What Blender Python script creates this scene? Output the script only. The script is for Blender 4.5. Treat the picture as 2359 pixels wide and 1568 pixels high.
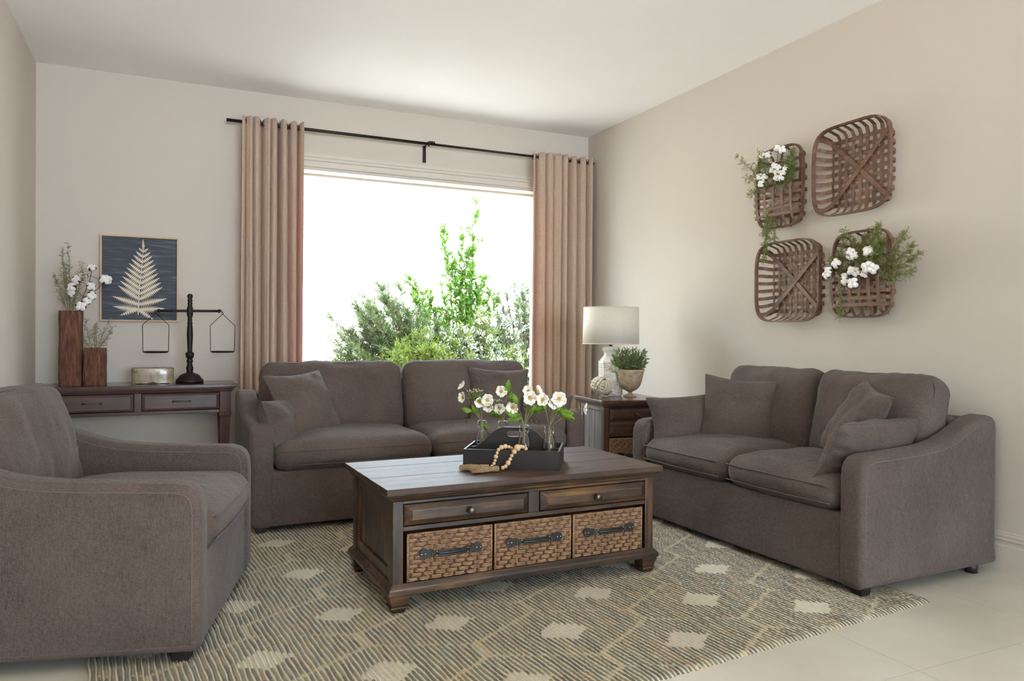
import bpy, bmesh, math, random
import numpy as np
from mathutils import Vector, Matrix, noise
PI = math.pi
rnd = random.Random(7)
for o in list(bpy.data.objects): bpy.data.objects.remove(o)
S = bpy.context.scene
COL = S.collection

# ------------------------------------------------------------------ camera, light, exposure
def cam_matrix(yaw, pitch, roll):
    cy, sy, cp, sp, cr, sr = math.cos(yaw), math.sin(yaw), math.cos(pitch), math.sin(pitch), math.cos(roll), math.sin(roll)
    f = Vector((sy*cp, cy*cp, sp)); r = Vector((cy, -sy, 0)); u = r.cross(f)
    r2 = cr*r + sr*u; u2 = -sr*r + cr*u
    m = Matrix((r2, u2, -f)).transposed().to_4x4()
    return m
cd = bpy.data.cameras.new('camera'); cam = bpy.data.objects.new('camera', cd); COL.objects.link(cam)
cam.matrix_world = Matrix.Translation((0, 0, 1.10)) @ cam_matrix(math.radians(24.8208), math.radians(-.3582), math.radians(.357))
cd.sensor_width = 36; cd.lens = 1706.23/2359*36; cd.clip_start = .05; cd.clip_end = 200
S.camera = cam

w = bpy.data.worlds.new('sky'); S.world = w; w.use_nodes = True
bg = w.node_tree.nodes['Background']; bg.inputs[0].default_value = (.66, .82, 1, 1); bg.inputs[1].default_value = 21

def lamp(name, kind, loc, rot, energy, color=(1, 1, 1), size=None):
    l = bpy.data.lights.new(name, kind); l.energy = energy; l.color = color
    if kind == 'AREA': l.shape = 'RECTANGLE'; l.size, l.size_y = size
    if kind == 'SUN': l.angle = math.radians(1.2)
    o = bpy.data.objects.new(name, l); COL.objects.link(o); o.location = loc; o.rotation_euler = rot
    return o
# sun falls over the house onto the garden and its wall, never into the room
lamp('sun', 'SUN', (0, 0, 9), (math.radians(14), 0, math.radians(-20)), 9, (1, .95, .86))
# added fill light at the unseen opening in the wall behind the camera
lamp('near_fill', 'AREA', (1.9, -5.48, 1.55), (math.radians(90), 0, 0), 4, (1, .96, .92), (3.0, 2.1))
# added fill light above the camera, aimed up to bounce off the ceiling
b_ = lamp('bounce_fill', 'AREA', (.2, .2, 1.95), (0, 0, 0), 34, (1, .94, .87), (.8, .8)); b_.data.spread = math.radians(110); b_.rotation_euler = Vector((.45, 1.0, .62)).to_track_quat('-Z', 'Y').to_euler()
# added fill light on the right wall out of view, no opening there
s_ = lamp('side_fill', 'AREA', (3.56, .7, 1.75), (math.radians(98), 0, math.radians(78)), 30, (1, .95, .9), (1.9, 2.1)); s_.data.spread = math.radians(105)
# sky portal in the picture window: only guides sampling of the sky, gives no light of its own
p_ = lamp('window_portal', 'AREA', (1.98, 6.30, 1.48), (math.radians(-90), 0, 0), 1, (1, 1, 1), (2.2, 1.82)); p_.data.cycles.is_portal = True
S.view_settings.view_transform = 'Standard'; S.view_settings.look = 'None'
S.cycles.transparent_max_bounces = 40
S.view_settings.exposure = 0.06; S.view_settings.gamma = 1; S.view_settings.use_curve_mapping = False

D, RW, LW, CH, NW = 6.057, 3.583, -.845, 2.975, -5.5   # room: back wall y, right x, left x, ceiling z, near wall y

# ------------------------------------------------------------------ materials
def srgb(r, g, b):
    return tuple(((c/255)/12.92 if c/255 <= .04045 else ((c/255+.055)/1.055)**2.4) for c in (r, g, b)) + (1,)
MATS = {}
def mat(name, col, rough=.6, metal=0, sheen=0, trans=0, spec=None, coat=0):
    m = bpy.data.materials.new(name); m.use_nodes = True; b = m.node_tree.nodes['Principled BSDF']
    b.inputs['Base Color'].default_value = col; b.inputs['Roughness'].default_value = rough; b.inputs['Metallic'].default_value = metal
    if sheen: b.inputs['Sheen Weight'].default_value = sheen
    if trans: b.inputs['Transmission Weight'].default_value = trans
    if spec is not None: b.inputs['Specular IOR Level'].default_value = spec
    if coat: b.inputs['Coat Weight'].default_value = coat
    MATS[name] = m
    return m
def nd(m, t, **k):
    n = m.node_tree.nodes.new(t)
    for a, b in k.items(): setattr(n, a, b)
    return n
def lk(m, a, b): m.node_tree.links.new(a, b)
def coords(m, scale, rot=(0, 0, 0), kind='Object'):
    tc = nd(m, 'ShaderNodeTexCoord'); mp = nd(m, 'ShaderNodeMapping')
    mp.inputs['Scale'].default_value = scale; mp.inputs['Rotation'].default_value = rot
    lk(m, tc.outputs[kind], mp.inputs['Vector']); return mp.outputs[0]
def noise_n(m, vec, scale, detail=3, rough=.55):
    n = nd(m, 'ShaderNodeTexNoise'); n.inputs['Scale'].default_value = scale; n.inputs['Detail'].default_value = detail
    n.inputs['Roughness'].default_value = rough; lk(m, vec, n.inputs['Vector']); return n.outputs['Fac']
def ramp(m, fac, stops):
    r = nd(m, 'ShaderNodeValToRGB'); e = r.color_ramp.elements
    while len(e) < len(stops): e.new(.5)
    for i, (p, c) in enumerate(stops): e[i].position = p; e[i].color = c
    lk(m, fac, r.inputs[0]); return r.outputs[0]
def mixc(m, fac, a, b, mode='MIX'):
    n = nd(m, 'ShaderNodeMix', data_type='RGBA', blend_type=mode)
    for s, v in ((n.inputs[0], fac), (n.inputs[6], a), (n.inputs[7], b)):
        if isinstance(v, (int, float, tuple)): s.default_value = v
        else: lk(m, v, s)
    return n.outputs[2]
def bump(m, h, strength=.3, dist=.002, base=None):
    n = nd(m, 'ShaderNodeBump'); n.inputs['Strength'].default_value = strength; n.inputs['Distance'].default_value = dist
    lk(m, h, n.inputs['Height'])
    if base is not None: lk(m, base, n.inputs['Normal'])
    lk(m, n.outputs[0], m.node_tree.nodes['Principled BSDF'].inputs['Normal']); return n.outputs[0]
def bc(m, c): lk(m, c, m.node_tree.nodes['Principled BSDF'].inputs['Base Color'])
def math_n(m, op, a, b=None):
    n = nd(m, 'ShaderNodeMath', operation=op)
    for i, v in enumerate((a, b)):
        if v is None: continue
        if isinstance(v, (int, float)): n.inputs[i].default_value = v
        else: lk(m, v, n.inputs[i])
    return n.outputs[0]

def plaster(name, col, bumpk=.12):
    m = mat(name, col, .75, spec=.3); v = coords(m, (1, 1, 1))
    f = noise_n(m, v, 1.4, 3); c2 = tuple(x*.955 for x in col[:3])+(1,)
    bc(m, mixc(m, f, col, c2)); bump(m, noise_n(m, v, 180, 3), bumpk, .001); return m
plaster('wall_paint', srgb(204, 193, 180)); plaster('ceiling_paint', srgb(248, 243, 239), .06)
m = mat('trim_paint', srgb(206, 196, 184), .4); bump(m, noise_n(m, coords(m, (1, 1, 1)), 60, 2), .03, .001)
plaster('stucco', srgb(222, 212, 192), .5); plaster('paving', srgb(214, 206, 190), .4)
m = mat('floor_tile', srgb(205, 198, 180), .16, spec=.5); v = coords(m, (1, 1, 1))
bc(m, ramp(m, noise_n(m, v, 2.2, 5), [(.3, srgb(198, 190, 171)), (.7, srgb(210, 204, 188))])); mat('grout', srgb(150, 143, 128), .9)

def fabric(name, dark, light, sc=1):
    m = mat(name, light, .9, sheen=.08, spec=.15)
    a = noise_n(m, coords(m, (900*sc, 900*sc, 70*sc)), 1, 2, .6); b = noise_n(m, coords(m, (80*sc, 80*sc, 1100*sc)), 1, 2, .6)
    w_ = math_n(m, 'ADD', a, b); w_ = math_n(m, 'MULTIPLY', w_, .5)
    big = noise_n(m, coords(m, (1, 1, 1)), 3.2, 3); w2 = math_n(m, 'ADD', math_n(m, 'MULTIPLY', w_, .8), math_n(m, 'MULTIPLY', big, .2))
    bc(m, ramp(m, w2, [(.36, dark), (.64, light)])); b0 = bump(m, noise_n(m, coords(m, (7, 7, 12)), 1, 5, .62), .45, .03); bump(m, w_, .5, .0012, b0); return m
fabric('linen', srgb(58, 49, 45), srgb(115, 101, 92))
mat('stitch', srgb(118, 106, 100), .9); mat('foot_black', srgb(28, 24, 23), .5)

def wood(name, stops, axis='X', rough=.4, fine=1, coat=.15):
    m = mat(name, stops[0][1], rough, coat=coat)
    s = {'X': (2.2, 26, 26), 'Y': (26, 2.2, 26), 'Z': (26, 26, 2.2)}[axis]; s2 = {'X': (8, 240, 240), 'Y': (240, 8, 240), 'Z': (240, 240, 8)}[axis]
    a = noise_n(m, coords(m, s), fine, 5, .6); g = noise_n(m, coords(m, s2), 1, 2, .5); big = noise_n(m, coords(m, (1, 1, 1)), 6, 3, .6)
    f = math_n(m, 'ADD', math_n(m, 'MULTIPLY', a, .55), math_n(m, 'ADD', math_n(m, 'MULTIPLY', g, .2), math_n(m, 'MULTIPLY', big, .25)))
    bc(m, ramp(m, f, stops)); bump(m, math_n(m, 'ADD', g, a), .25, .0008); return m
ctw = [(.40, srgb(30, 20, 13)), (.50, srgb(58, 40, 26)), (.59, srgb(94, 66, 38)), (.70, srgb(148, 108, 58))]
wood('table_wood', ctw); wood('table_wood_upright', ctw, 'Z')
wood('table_top_wood', [(.34, srgb(44, 31, 24)), (.5, srgb(74, 54, 42)), (.68, srgb(104, 79, 60))], rough=.52, coat=0)
MATS['table_top_wood'].node_tree.nodes['Principled BSDF'].inputs['Specular IOR Level'].default_value = .38
dkw = [(.32, srgb(34, 21, 18)), (.5, srgb(70, 46, 38)), (.68, srgb(100, 68, 54))]
wood('dark_wood', dkw); wood('dark_wood_upright', dkw, 'Z'); wood('dark_wood_top', dkw, rough=.25, coat=.3)
wood('weathered_wood', [(.32, srgb(70, 58, 54)), (.5, srgb(100, 86, 80)), (.7, srgb(134, 120, 112))], 'Z', .7, coat=0)
mat('shadow_gap', srgb(16, 11, 9), .8)
wood('slat_wood', [(.3, srgb(72, 50, 38)), (.5, srgb(112, 81, 63)), (.72, srgb(150, 114, 90))], 'Y', .55, coat=0)
wood('slat_wood_upright', [(.3, srgb(72, 50, 38)), (.5, srgb(112, 81, 63)), (.72, srgb(150, 114, 90))], 'Z', .55, coat=0)
wood('pale_wood', [(.3, srgb(186, 150, 112)), (.7, srgb(212, 180, 142))], 'Z', .5, coat=0)
m = mat('bark', srgb(90, 50, 34), .85); v = coords(m, (60, 60, 9)); f = noise_n(m, v, 1, 6, .7)
bc(m, ramp(m, f, [(.3, srgb(48, 31, 24)), (.5, srgb(100, 62, 45)), (.7, srgb(142, 94, 68))])); bump(m, f, .9, .006)
m = mat('cane', srgb(150, 108, 76), .5); v = coords(m, (30, 200, 200)); f = noise_n(m, v, 1, 3)
bc(m, ramp(m, f, [(.3, srgb(100, 72, 50)), (.5, srgb(146, 110, 80)), (.7, srgb(184, 148, 112))]))
m = mat('cane_dark', srgb(104, 74, 52), .5); v = coords(m, (200, 200, 30)); bc(m, ramp(m, noise_n(m, v, 1, 3), [(.3, srgb(72, 50, 36)), (.7, srgb(132, 98, 70))]))
m = mat('leather', srgb(34, 29, 27), .45); bump(m, noise_n(m, coords(m, (1, 1, 1)), 300, 2), .2, .0005)
mat('steel', srgb(190, 186, 178), .25, 1); mat('pewter', srgb(96, 88, 80), .35, .9); mat('iron', srgb(40, 32, 31), .45, .6)
m = mat('black_wood', srgb(34, 31, 30), .42); bump(m, noise_n(m, coords(m, (8, 60, 60)), 1, 4), .15, .0006)
mat('worn_edge', srgb(150, 140, 130), .6)
m = mat('curtain_cloth', srgb(196, 164, 144), .85, sheen=.3, spec=.1)
a = noise_n(m, coords(m, (300, 300, 20)), 1, 2); b = noise_n(m, coords(m, (20, 20, 400)), 1, 2); f = math_n(m, 'MULTIPLY', math_n(m, 'ADD', a, b), .5)
cc = ramp(m, f, [(.35, srgb(190, 164, 142)), (.65, srgb(216, 192, 168))]); bc(m, cc); bump(m, f, .3, .001)
tr = nd(m, 'ShaderNodeBsdfTranslucent'); tr.inputs[0].default_value = srgb(214, 130, 92); mx = nd(m, 'ShaderNodeMixShader'); mx.inputs[0].default_value = .2
out = m.node_tree.nodes['Material Output']; lk(m, m.node_tree.nodes['Principled BSDF'].outputs[0], mx.inputs[1]); lk(m, tr.outputs[0], mx.inputs[2]); lk(m, mx.outputs[0], out.inputs[0])
def glassy(name, tint=(1, 1, 1, 1), k=.9):
    m = bpy.data.materials.new(name); m.use_nodes = True; t = m.node_tree; t.nodes.remove(t.nodes['Principled BSDF'])
    a = nd(m, 'ShaderNodeBsdfTransparent'); a.inputs[0].default_value = tint; g = nd(m, 'ShaderNodeBsdfGlossy'); g.inputs['Roughness'].default_value = .02
    lw = nd(m, 'ShaderNodeFresnel'); lw.inputs[0].default_value = 1.45; mm = nd(m, 'ShaderNodeMixShader')
    lk(m, math_n(m, 'MULTIPLY', lw.outputs[0], k), mm.inputs[0]); lk(m, a.outputs[0], mm.inputs[1]); lk(m, g.outputs[0], mm.inputs[2]); lk(m, mm.outputs[0], t.nodes['Material Output'].inputs[0])
    MATS[name] = m
glassy('window_glass', (.985, .99, .99, 1), .3); glassy('bottle_glass', (.985, .99, .988, 1), .45)
m = mat('water', (1, 1, 1, 1), .02)
glassy('jar_water', (.97, .98, .98, 1), .5)
m = mat('shade_linen', srgb(214, 203, 184), .9); v = coords(m, (250, 250, 250)); bc(m, ramp(m, noise_n(m, v, 1, 2), [(.3, srgb(202, 190, 170)), (.7, srgb(224, 214, 198))]))
mat('shade_lining', srgb(236, 228, 214), .8)
m = mat('ceramic_white', srgb(226, 218, 206), .45); f = noise_n(m, coords(m, (1, 1, 1)), 30, 4); bc(m, ramp(m, f, [(.3, srgb(206, 196, 180)), (.5, srgb(228, 221, 209)), (.7, srgb(238, 233, 224))]))
m = mat('ceramic_glaze', srgb(150, 134, 110), .22, coat=.5); f = noise_n(m, coords(m, (1, 1, 1)), 22, 5, .7); bc(m, ramp(m, f, [(.3, srgb(92, 76, 58)), (.48, srgb(150, 134, 108)), (.7, srgb(178, 164, 140))])); bump(m, f, .3, .003)
m = mat('stone_pot', srgb(168, 150, 122), .7); f = noise_n(m, coords(m, (1, 1, 1)), 40, 4); bc(m, ramp(m, f, [(.3, srgb(142, 124, 98)), (.7, srgb(188, 170, 142))])); bump(m, f, .3, .002)
m = mat('rope', srgb(206, 192, 168), .9); bump(m, noise_n(m, coords(m, (1, 1, 1)), 500, 2), .4, .001)
for nm_, c_ in (('jute', (186, 154, 114)), ('jute_dark', (174, 142, 104))):
    m = mat(nm_, srgb(*c_), .95); bc(m, ramp(m, noise_n(m, coords(m, (260, 260, 260)), 1, 3), [(.32, srgb(118, 90, 60)), (.52, srgb(*c_)), (.7, srgb(216, 188, 150))]))
m = mat('bead_wood', srgb(212, 178, 136), .55); bc(m, ramp(m, noise_n(m, coords(m, (90, 90, 30)), 1, 3), [(.3, srgb(196, 156, 112)), (.7, srgb(226, 196, 156))]))
mat('cotton', srgb(236, 232, 226), .95, sheen=.4); mat('bract', srgb(62, 38, 30), .8); mat('stem_brown', srgb(84, 62, 46), .8)
def leafm(name, a, b, tc, sc=40):
    m = mat(name, a, .55, spec=.3); f = noise_n(m, coords(m, (1, 1, 1)), sc, 2); c = ramp(m, f, [(.3, a), (.7, b)]); bc(m, c)
    t = nd(m, 'ShaderNodeBsdfTranslucent'); t.inputs[0].default_value = tc; x = nd(m, 'ShaderNodeMixShader'); x.inputs[0].default_value = .3
    lk(m, m.node_tree.nodes['Principled BSDF'].outputs[0], x.inputs[1]); lk(m, t.outputs[0], x.inputs[2]); lk(m, x.outputs[0], m.node_tree.nodes['Material Output'].inputs[0]); return m
leafm('fern_green', srgb(108, 116, 62), srgb(152, 156, 94), srgb(140, 156, 90)); leafm('sage_green', srgb(128, 132, 104), srgb(160, 160, 130), srgb(150, 150, 110))
leafm('leaf_green', srgb(86, 124, 38), srgb(138, 170, 62), srgb(160, 196, 60)); leafm('pot_green', srgb(78, 100, 56), srgb(156, 168, 118), srgb(110, 140, 60), 60)
leafm('shrub_bright', srgb(44, 74, 16), srgb(88, 116, 26), srgb(90, 130, 24), 6); leafm('shrub_grey', srgb(54, 68, 38), srgb(90, 100, 62), srgb(84, 104, 40), 5)
leafm('shrub_pale', srgb(170, 180, 140), srgb(222, 222, 196), srgb(214, 220, 160), 8); leafm('shrub_olive', srgb(60, 76, 24), srgb(102, 110, 44), srgb(100, 120, 34), 6); mat('blossom', srgb(150, 152, 140), .8)
mat('petal', srgb(244, 240, 224), .6, sheen=.2); mat('stamen', srgb(206, 160, 40), .7); mat('umbel', srgb(214, 216, 180), .7); mat('stem_green', srgb(124, 116, 76), .6)
mat('paper', srgb(226, 212, 188), .8)
m = mat('navy_board', srgb(50, 58, 72), .6); f = noise_n(m, coords(m, (5, 5, 60), (0, .55, 0)), 1, 4); bc(m, ramp(m, f, [(.3, srgb(40, 43, 52)), (.55, srgb(56, 61, 72)), (.75, srgb(98, 106, 120))]))
# rug: colour comes from per-corner pattern colours, yarn relief from geometry
m = mat('rug_wool', (1, 1, 1, 1), .95, sheen=.2, spec=.1); at = nd(m, 'ShaderNodeVertexColor', layer_name='yarn'); f = noise_n(m, coords(m, (1, 1, 1)), 420, 3, .7)
bc(m, mixc(m, 1.0, at.outputs[0], ramp(m, f, [(.3, (.74, .74, .74, 1)), (.7, (1.25, 1.25, 1.25, 1))]), 'MULTIPLY')); bump(m, f, .8, .003)

# ------------------------------------------------------------------ mesh helpers
class MB:
    def __init__(s): s.v = []; s.f = []; s.s = []
    def add(s, vs, fs, smooth=False, M=None):
        n = len(s.v); s.v += [tuple(M @ Vector(p)) for p in vs] if M is not None else [tuple(p) for p in vs]
        s.f += [tuple(i+n for i in f) for f in fs]; s.s += [smooth]*len(fs); return s
    def box(s, x0, x1, y0, y1, z0, z1, M=None):
        vs = [(x, y, z) for z in (z0, z1) for y in (y0, y1) for x in (x0, x1)]
        return s.add(vs, [(0, 2, 3, 1), (4, 5, 7, 6), (0, 1, 5, 4), (2, 6, 7, 3), (0, 4, 6, 2), (1, 3, 7, 5)], False, M)
    def frustum(s, a, b, z0, z1, c=(0, 0), M=None):      # a,b half sizes bottom/top
        vs = [(c[0]+sx*h, c[1]+sy*h, z) for z, h in ((z0, a), (z1, b)) for sx, sy in ((-1, -1), (1, -1), (1, 1), (-1, 1))]
        return s.add(vs, [(3, 2, 1, 0), (4, 5, 6, 7)]+[(i, (i+1) % 4, 4+(i+1) % 4, 4+i) for i in range(4)], False, M)
    def lathe(s, prof, n=24, M=None, cap=True):
        vs = []; fs = []
        for r, z in prof: vs += [(r*math.cos(2*PI*i/n), r*math.sin(2*PI*i/n), z) for i in range(n)]
        for k in range(len(prof)-1):
            for i in range(n): fs.append((k*n+i, k*n+(i+1) % n, (k+1)*n+(i+1) % n, (k+1)*n+i))
        if cap:
            if prof[0][0] > 1e-5: fs.append(tuple(range(n-1, -1, -1)))
            if prof[-1][0] > 1e-5: fs.append(tuple((len(prof)-1)*n+i for i in range(n)))
        return s.add(vs, fs, True, M)
    def sweep(s, pts, sec, closed=False, up=Vector((0, 0, 1)), smooth=True, scale=None, M=None, twist=0):
        # sec: list of (a,b) in frame (side, normal)
        P = [Vector(p) for p in pts]; n = len(P); m_ = len(sec); vs = []; fs = []; prev = None; d = 0
        for i in range(n):
            t = (P[(i+1) % n]-P[i-1]) if closed else (P[min(i+1, n-1)]-P[max(i-1, 0)])
            if t.length < 1e-9: t = Vector((0, 0, 1))
            t.normalize()
            if prev is None:
                u = up if abs(t.dot(up)) < .95 else Vector((1, 0, 0)); nn = (u-t*u.dot(t)).normalized()
            else:
                nn = prev-t*prev.dot(t); nn = nn.normalized() if nn.length > 1e-6 else prev
            prev = nn; sd = t.cross(nn); k = scale[i] if scale else 1
            if i: d += (P[i]-P[i-1]).length
            ca, sa = math.cos(twist*d), math.sin(twist*d)
            for a, b in sec:
                a2, b2 = (a*ca-b*sa, a*sa+b*ca) if twist else (a, b)
                vs.append(P[i]+sd*(a2*k)+nn*(b2*k))
        for i in range(n if closed else n-1):
            for j in range(m_):
                a = i*m_+j; b = i*m_+(j+1) % m_; c = ((i+1) % n)*m_+(j+1) % m_; e = ((i+1) % n)*m_+j; fs.append((a, b, c, e))
        if not closed: fs += [tuple(range(m_-1, -1, -1)), tuple((n-1)*m_+j for j in range(m_))]
        return s.add(vs, fs, smooth, M)
    def tube(s, pts, r, n=8, **k):
        return s.sweep(pts, [(r*math.cos(2*PI*i/n), r*math.sin(2*PI*i/n)) for i in range(n)], **k)
    def sphere(s, c, r, n=10, sq=(1, 1, 1), M=None):
        pr = [(r*math.sin(PI*i/n), -r*math.cos(PI*i/n)) for i in range(n+1)]; pr[0] = (1e-6, -r); pr[-1] = (1e-6, r)
        T = Matrix.Translation(c) @ Matrix.Diagonal((*sq, 1)); return s.lathe(pr, n+4, (M @ T) if M is not None else T, False)
    def grid(s, fn, nu, nv, smooth=True, flip=False, M=None):
        vs = [fn(i/nu, j/nv) for j in range(nv+1) for i in range(nu+1)]; q = nu+1
        fs = [(j*q+i, j*q+i+1, (j+1)*q+i+1, (j+1)*q+i) for j in range(nv) for i in range(nu)]
        if flip: fs = [f[::-1] for f in fs]
        return s.add(vs, fs, smooth, M)
    def build(s, name, mt, parent=None, bevel=0, seg=2, weld=False, fixn=True):
        me = bpy.data.meshes.new(name); me.from_pydata(s.v, [], s.f); me.polygons.foreach_set('use_smooth', s.s)
        if bevel or weld or fixn:
            bm = bmesh.new(); bm.from_mesh(me)
            if weld: bmesh.ops.remove_doubles(bm, verts=bm.verts, dist=1e-5)
            if fixn: bmesh.ops.recalc_face_normals(bm, faces=bm.faces)
            if bevel:
                es = [e for e in bm.edges if len(e.link_faces) == 2 and e.calc_face_angle(0) > .5]
                bmesh.ops.bevel(bm, geom=es, offset=bevel, segments=seg, profile=.5, affect='EDGES', clamp_overlap=True)
            bm.to_mesh(me); bm.free()
        me.materials.append(MATS[mt]); o = bpy.data.objects.new(name, me); COL.objects.link(o)
        if parent is not None: o.parent = parent
        return o
def tag(o, label=None, cat=None, group=None, kind=None):
    for k, v in (('label', label), ('category', cat), ('group', group), ('kind', kind)):
        if v: o[k] = v
    return o
def thing(name, label, cat, loc=(0, 0, 0), rz=0, group=None):
    o = bpy.data.objects.new(name, None); o.empty_display_size = .1; COL.objects.link(o); o.location = loc; o.rotation_euler = (0, 0, rz)
    return tag(o, label, cat, group)
def inst(src, parent=None, loc=None, rot=None, mtx=None):
    c = src.copy(); COL.objects.link(c); c.parent = parent
    if mtx is not None: c.matrix_basis = mtx
    if loc is not None: c.location = loc
    if rot is not None: c.rotation_euler = rot
    return c
def copy_tree(o, parent=None):
    c = o.copy(); COL.objects.link(c); c.parent = parent
    for ch in list(o.children): copy_tree(ch, c)
    return c
def aim(loc, direction, roll=0, scale=1):      # local +Z along direction
    q = Vector(direction).to_track_quat('Z', 'Y'); return Matrix.Translation(loc) @ q.to_matrix().to_4x4() @ Matrix.Rotation(roll, 4, 'Z') @ Matrix.Scale(scale, 4)
def struct(o): o['kind'] = 'structure'; return o

# ------------------------------------------------------------------ room
WX0, WX1, WZ0, WZ1 = .86, 3.10, .55, 2.405      # picture window opening
T = .22
b = MB(); b.box(LW-T, WX0, D, D+T, -.2, CH+.2); b.box(WX1, RW+T, D, D+T, -.2, CH+.2); b.box(WX0, WX1, D, D+T, -.2, WZ0); b.box(WX0, WX1, D, D+T, WZ1, CH+.2)
struct(b.build('wall_back', 'wall_paint'))
struct(MB().box(RW, RW+T, NW-T, D, -.2, CH+.2).build('wall_right', 'wall_paint'))
struct(MB().box(LW-T, LW, NW-T, D, -.2, CH+.2).build('wall_left', 'wall_paint'))
b = MB(); b.box(LW, .35, NW-T, NW, -.2, CH+.2); b.box(3.45, RW, NW-T, NW, -.2, CH+.2); b.box(.35, 3.45, NW-T, NW, -.2, .45); b.box(.35, 3.45, NW-T, NW, 2.65, CH+.2)
struct(b.build('wall_near', 'wall_paint'))
struct(MB().box(LW-T, RW+T, NW-T, D+T, CH, CH+.25).build('ceiling', 'ceiling_paint'))
floor = struct(MB().box(LW, RW, NW, D, -.12, -.006).build('floor', 'grout'))
TS = .8; tl = {}
ys = [1.652+TS*k for k in range(-9, 7)]; xs = [2.253+TS*k for k in range(-5, 3)]
for i in range(len(xs)-1):
    for j in range(len(ys)-1):
        x0, x1, y0, y1 = max(xs[i], LW), min(xs[i+1], RW), max(ys[j], NW), min(ys[j+1], D)
        if x1-x0 < .02 or y1-y0 < .02: continue
        g = .0009; MB().box(x0+g, x1-g, y0+g, y1-g, -.008, 0).build('tile', 'floor_tile', floor)
# skirting along right, back and left walls
prof = [(0, 0), (.018, 0), (.018, .125), (.013, .132), (.013, .15), (.019, .153), (.019, .159), (.013, .162), (.013, .167), (.016, .17), (.016, .176), (.009, .182), (.009, .187), (0, .19)]
def skirting(name, p0, p1, nrm):
    b = MB(); vs = [(p[0]+nrm[0]*a, p[1]+nrm[1]*a, z) for p in (p0, p1) for a, z in prof]; n = len(prof)
    b.add(vs, [(i, (i+1) % n, n+(i+1) % n, n+i) for i in range(n)]+[tuple(range(n)), tuple(range(2*n-1, n-1, -1))]); struct(b.build(name, 'trim_paint'))
skirting('baseboard_right', (RW, NW), (RW, D), (-1, 0)); skirting('baseboard_left', (LW, NW), (LW, D), (1, 0)); skirting('baseboard_back', (LW, D), (RW, D), (0, -1))
# window head moulding: stepped profile along x
hp = [(0, 2.405), (.045, 2.405), (.045, 2.413), (.034, 2.418), (.034, 2.43), (.05, 2.434), (.05, 2.446), (.03, 2.452), (.03, 2.482), (.04, 2.487), (.04, 2.497), (.024, 2.502), (.024, 2.512), (.03, 2.515), (.03, 2.52), (.012, 2.524), (.012, 2.545), (0, 2.548)]
b = MB(); n = len(hp); vs = [(x, D-a, z) for x in (WX0-.06, WX1+.06) for a, z in hp]
b.add(vs, [(i, (i+1) % n, n+(i+1) % n, n+i) for i in range(n)]+[tuple(range(n)), tuple(range(2*n-1, n-1, -1))]); struct(b.build('trim_1', 'trim_paint'))
# window: frame, sill, pane
wn = bpy.data.objects.new('window_1', None); COL.objects.link(wn); struct(wn)
b = MB(); fy0, fy1, fw = D+.10, D+.16, .045
b.box(WX0, WX1, fy0, fy1, WZ0, WZ0+fw); b.box(WX0, WX1, fy0, fy1, WZ1-.018, WZ1); b.box(WX0, WX0+fw, fy0, fy1, WZ0, WZ1); b.box(WX1-fw, WX1, fy0, fy1, WZ0, WZ1)
b.build('window_frame', 'trim_paint', wn, .004); MB().box(WX0-.05, WX1+.05, D-.06, D+.1, WZ0-.03, WZ0).build('window_sill', 'trim_paint', wn, .006)
MB().box(WX0+fw, WX1-fw, D+.128, D+.132, WZ0+fw, WZ1-.018).build('window_pane', 'window_glass', wn)

# ------------------------------------------------------------------ garden
GY = 9.6
struct(MB().box(-6, 11, D+T, GY+.3, -.35, -.12).build('ground', 'paving'))
tag(MB().box(-6, 11, GY, GY+.25, -.12, 3.32).build('garden_wall', 'stucco', bevel=.01), 'tall sunlit cream stucco garden wall beyond the window', 'wall')
def leaf_cloud(name, mt, parent, pts, dirs, L, Wd, seed=1, kind='stuff'):
    """pointed leaves: pts (n,3), dirs (n,3)"""
    r = np.random.RandomState(seed); n = len(pts); pts = np.array(pts); d = np.array(dirs, float); d /= np.linalg.norm(d, axis=1)[:, None]+1e-9
    rv = r.normal(size=(n, 3)); s = np.cross(d, rv); s /= np.linalg.norm(s, axis=1)[:, None]+1e-9; up = np.cross(s, d)
    l = (L*(.6+.8*r.rand(n)))[:, None]; w2 = (Wd*(.7+.6*r.rand(n)))[:, None]
    V = np.empty((n, 5, 3)); V[:, 0] = pts; V[:, 1] = pts+d*l*.4+s*w2*.5+up*l*.05; V[:, 2] = pts+d*l-up*l*.1; V[:, 3] = pts+d*l*.4-s*w2*.5+up*l*.05; V[:, 4] = pts+d*l*.45-up*l*.03
    me = bpy.data.meshes.new(name); base = np.arange(n)[:, None]*5
    F = np.concatenate([base+np.array([[0, 1, 4]]), base+np.array([[1, 2, 4]]), base+np.array([[4, 2, 3]]), base+np.array([[0, 4, 3]])]).astype(np.int32)
    me.vertices.add(n*5); me.vertices.foreach_set('co', V.reshape(-1)); m3 = len(F); me.loops.add(m3*3); me.loops.foreach_set('vertex_index', F.reshape(-1))
    me.polygons.add(m3); me.polygons.foreach_set('loop_start', np.arange(m3)*3); me.polygons.foreach_set('loop_total', np.full(m3, 3)); me.update(calc_edges=True); me.validate()
    me.materials.append(MATS[mt]); o = bpy.data.objects.new(name, me); COL.objects.link(o); o.parent = parent
    if kind: o['kind'] = kind
    return o
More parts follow.
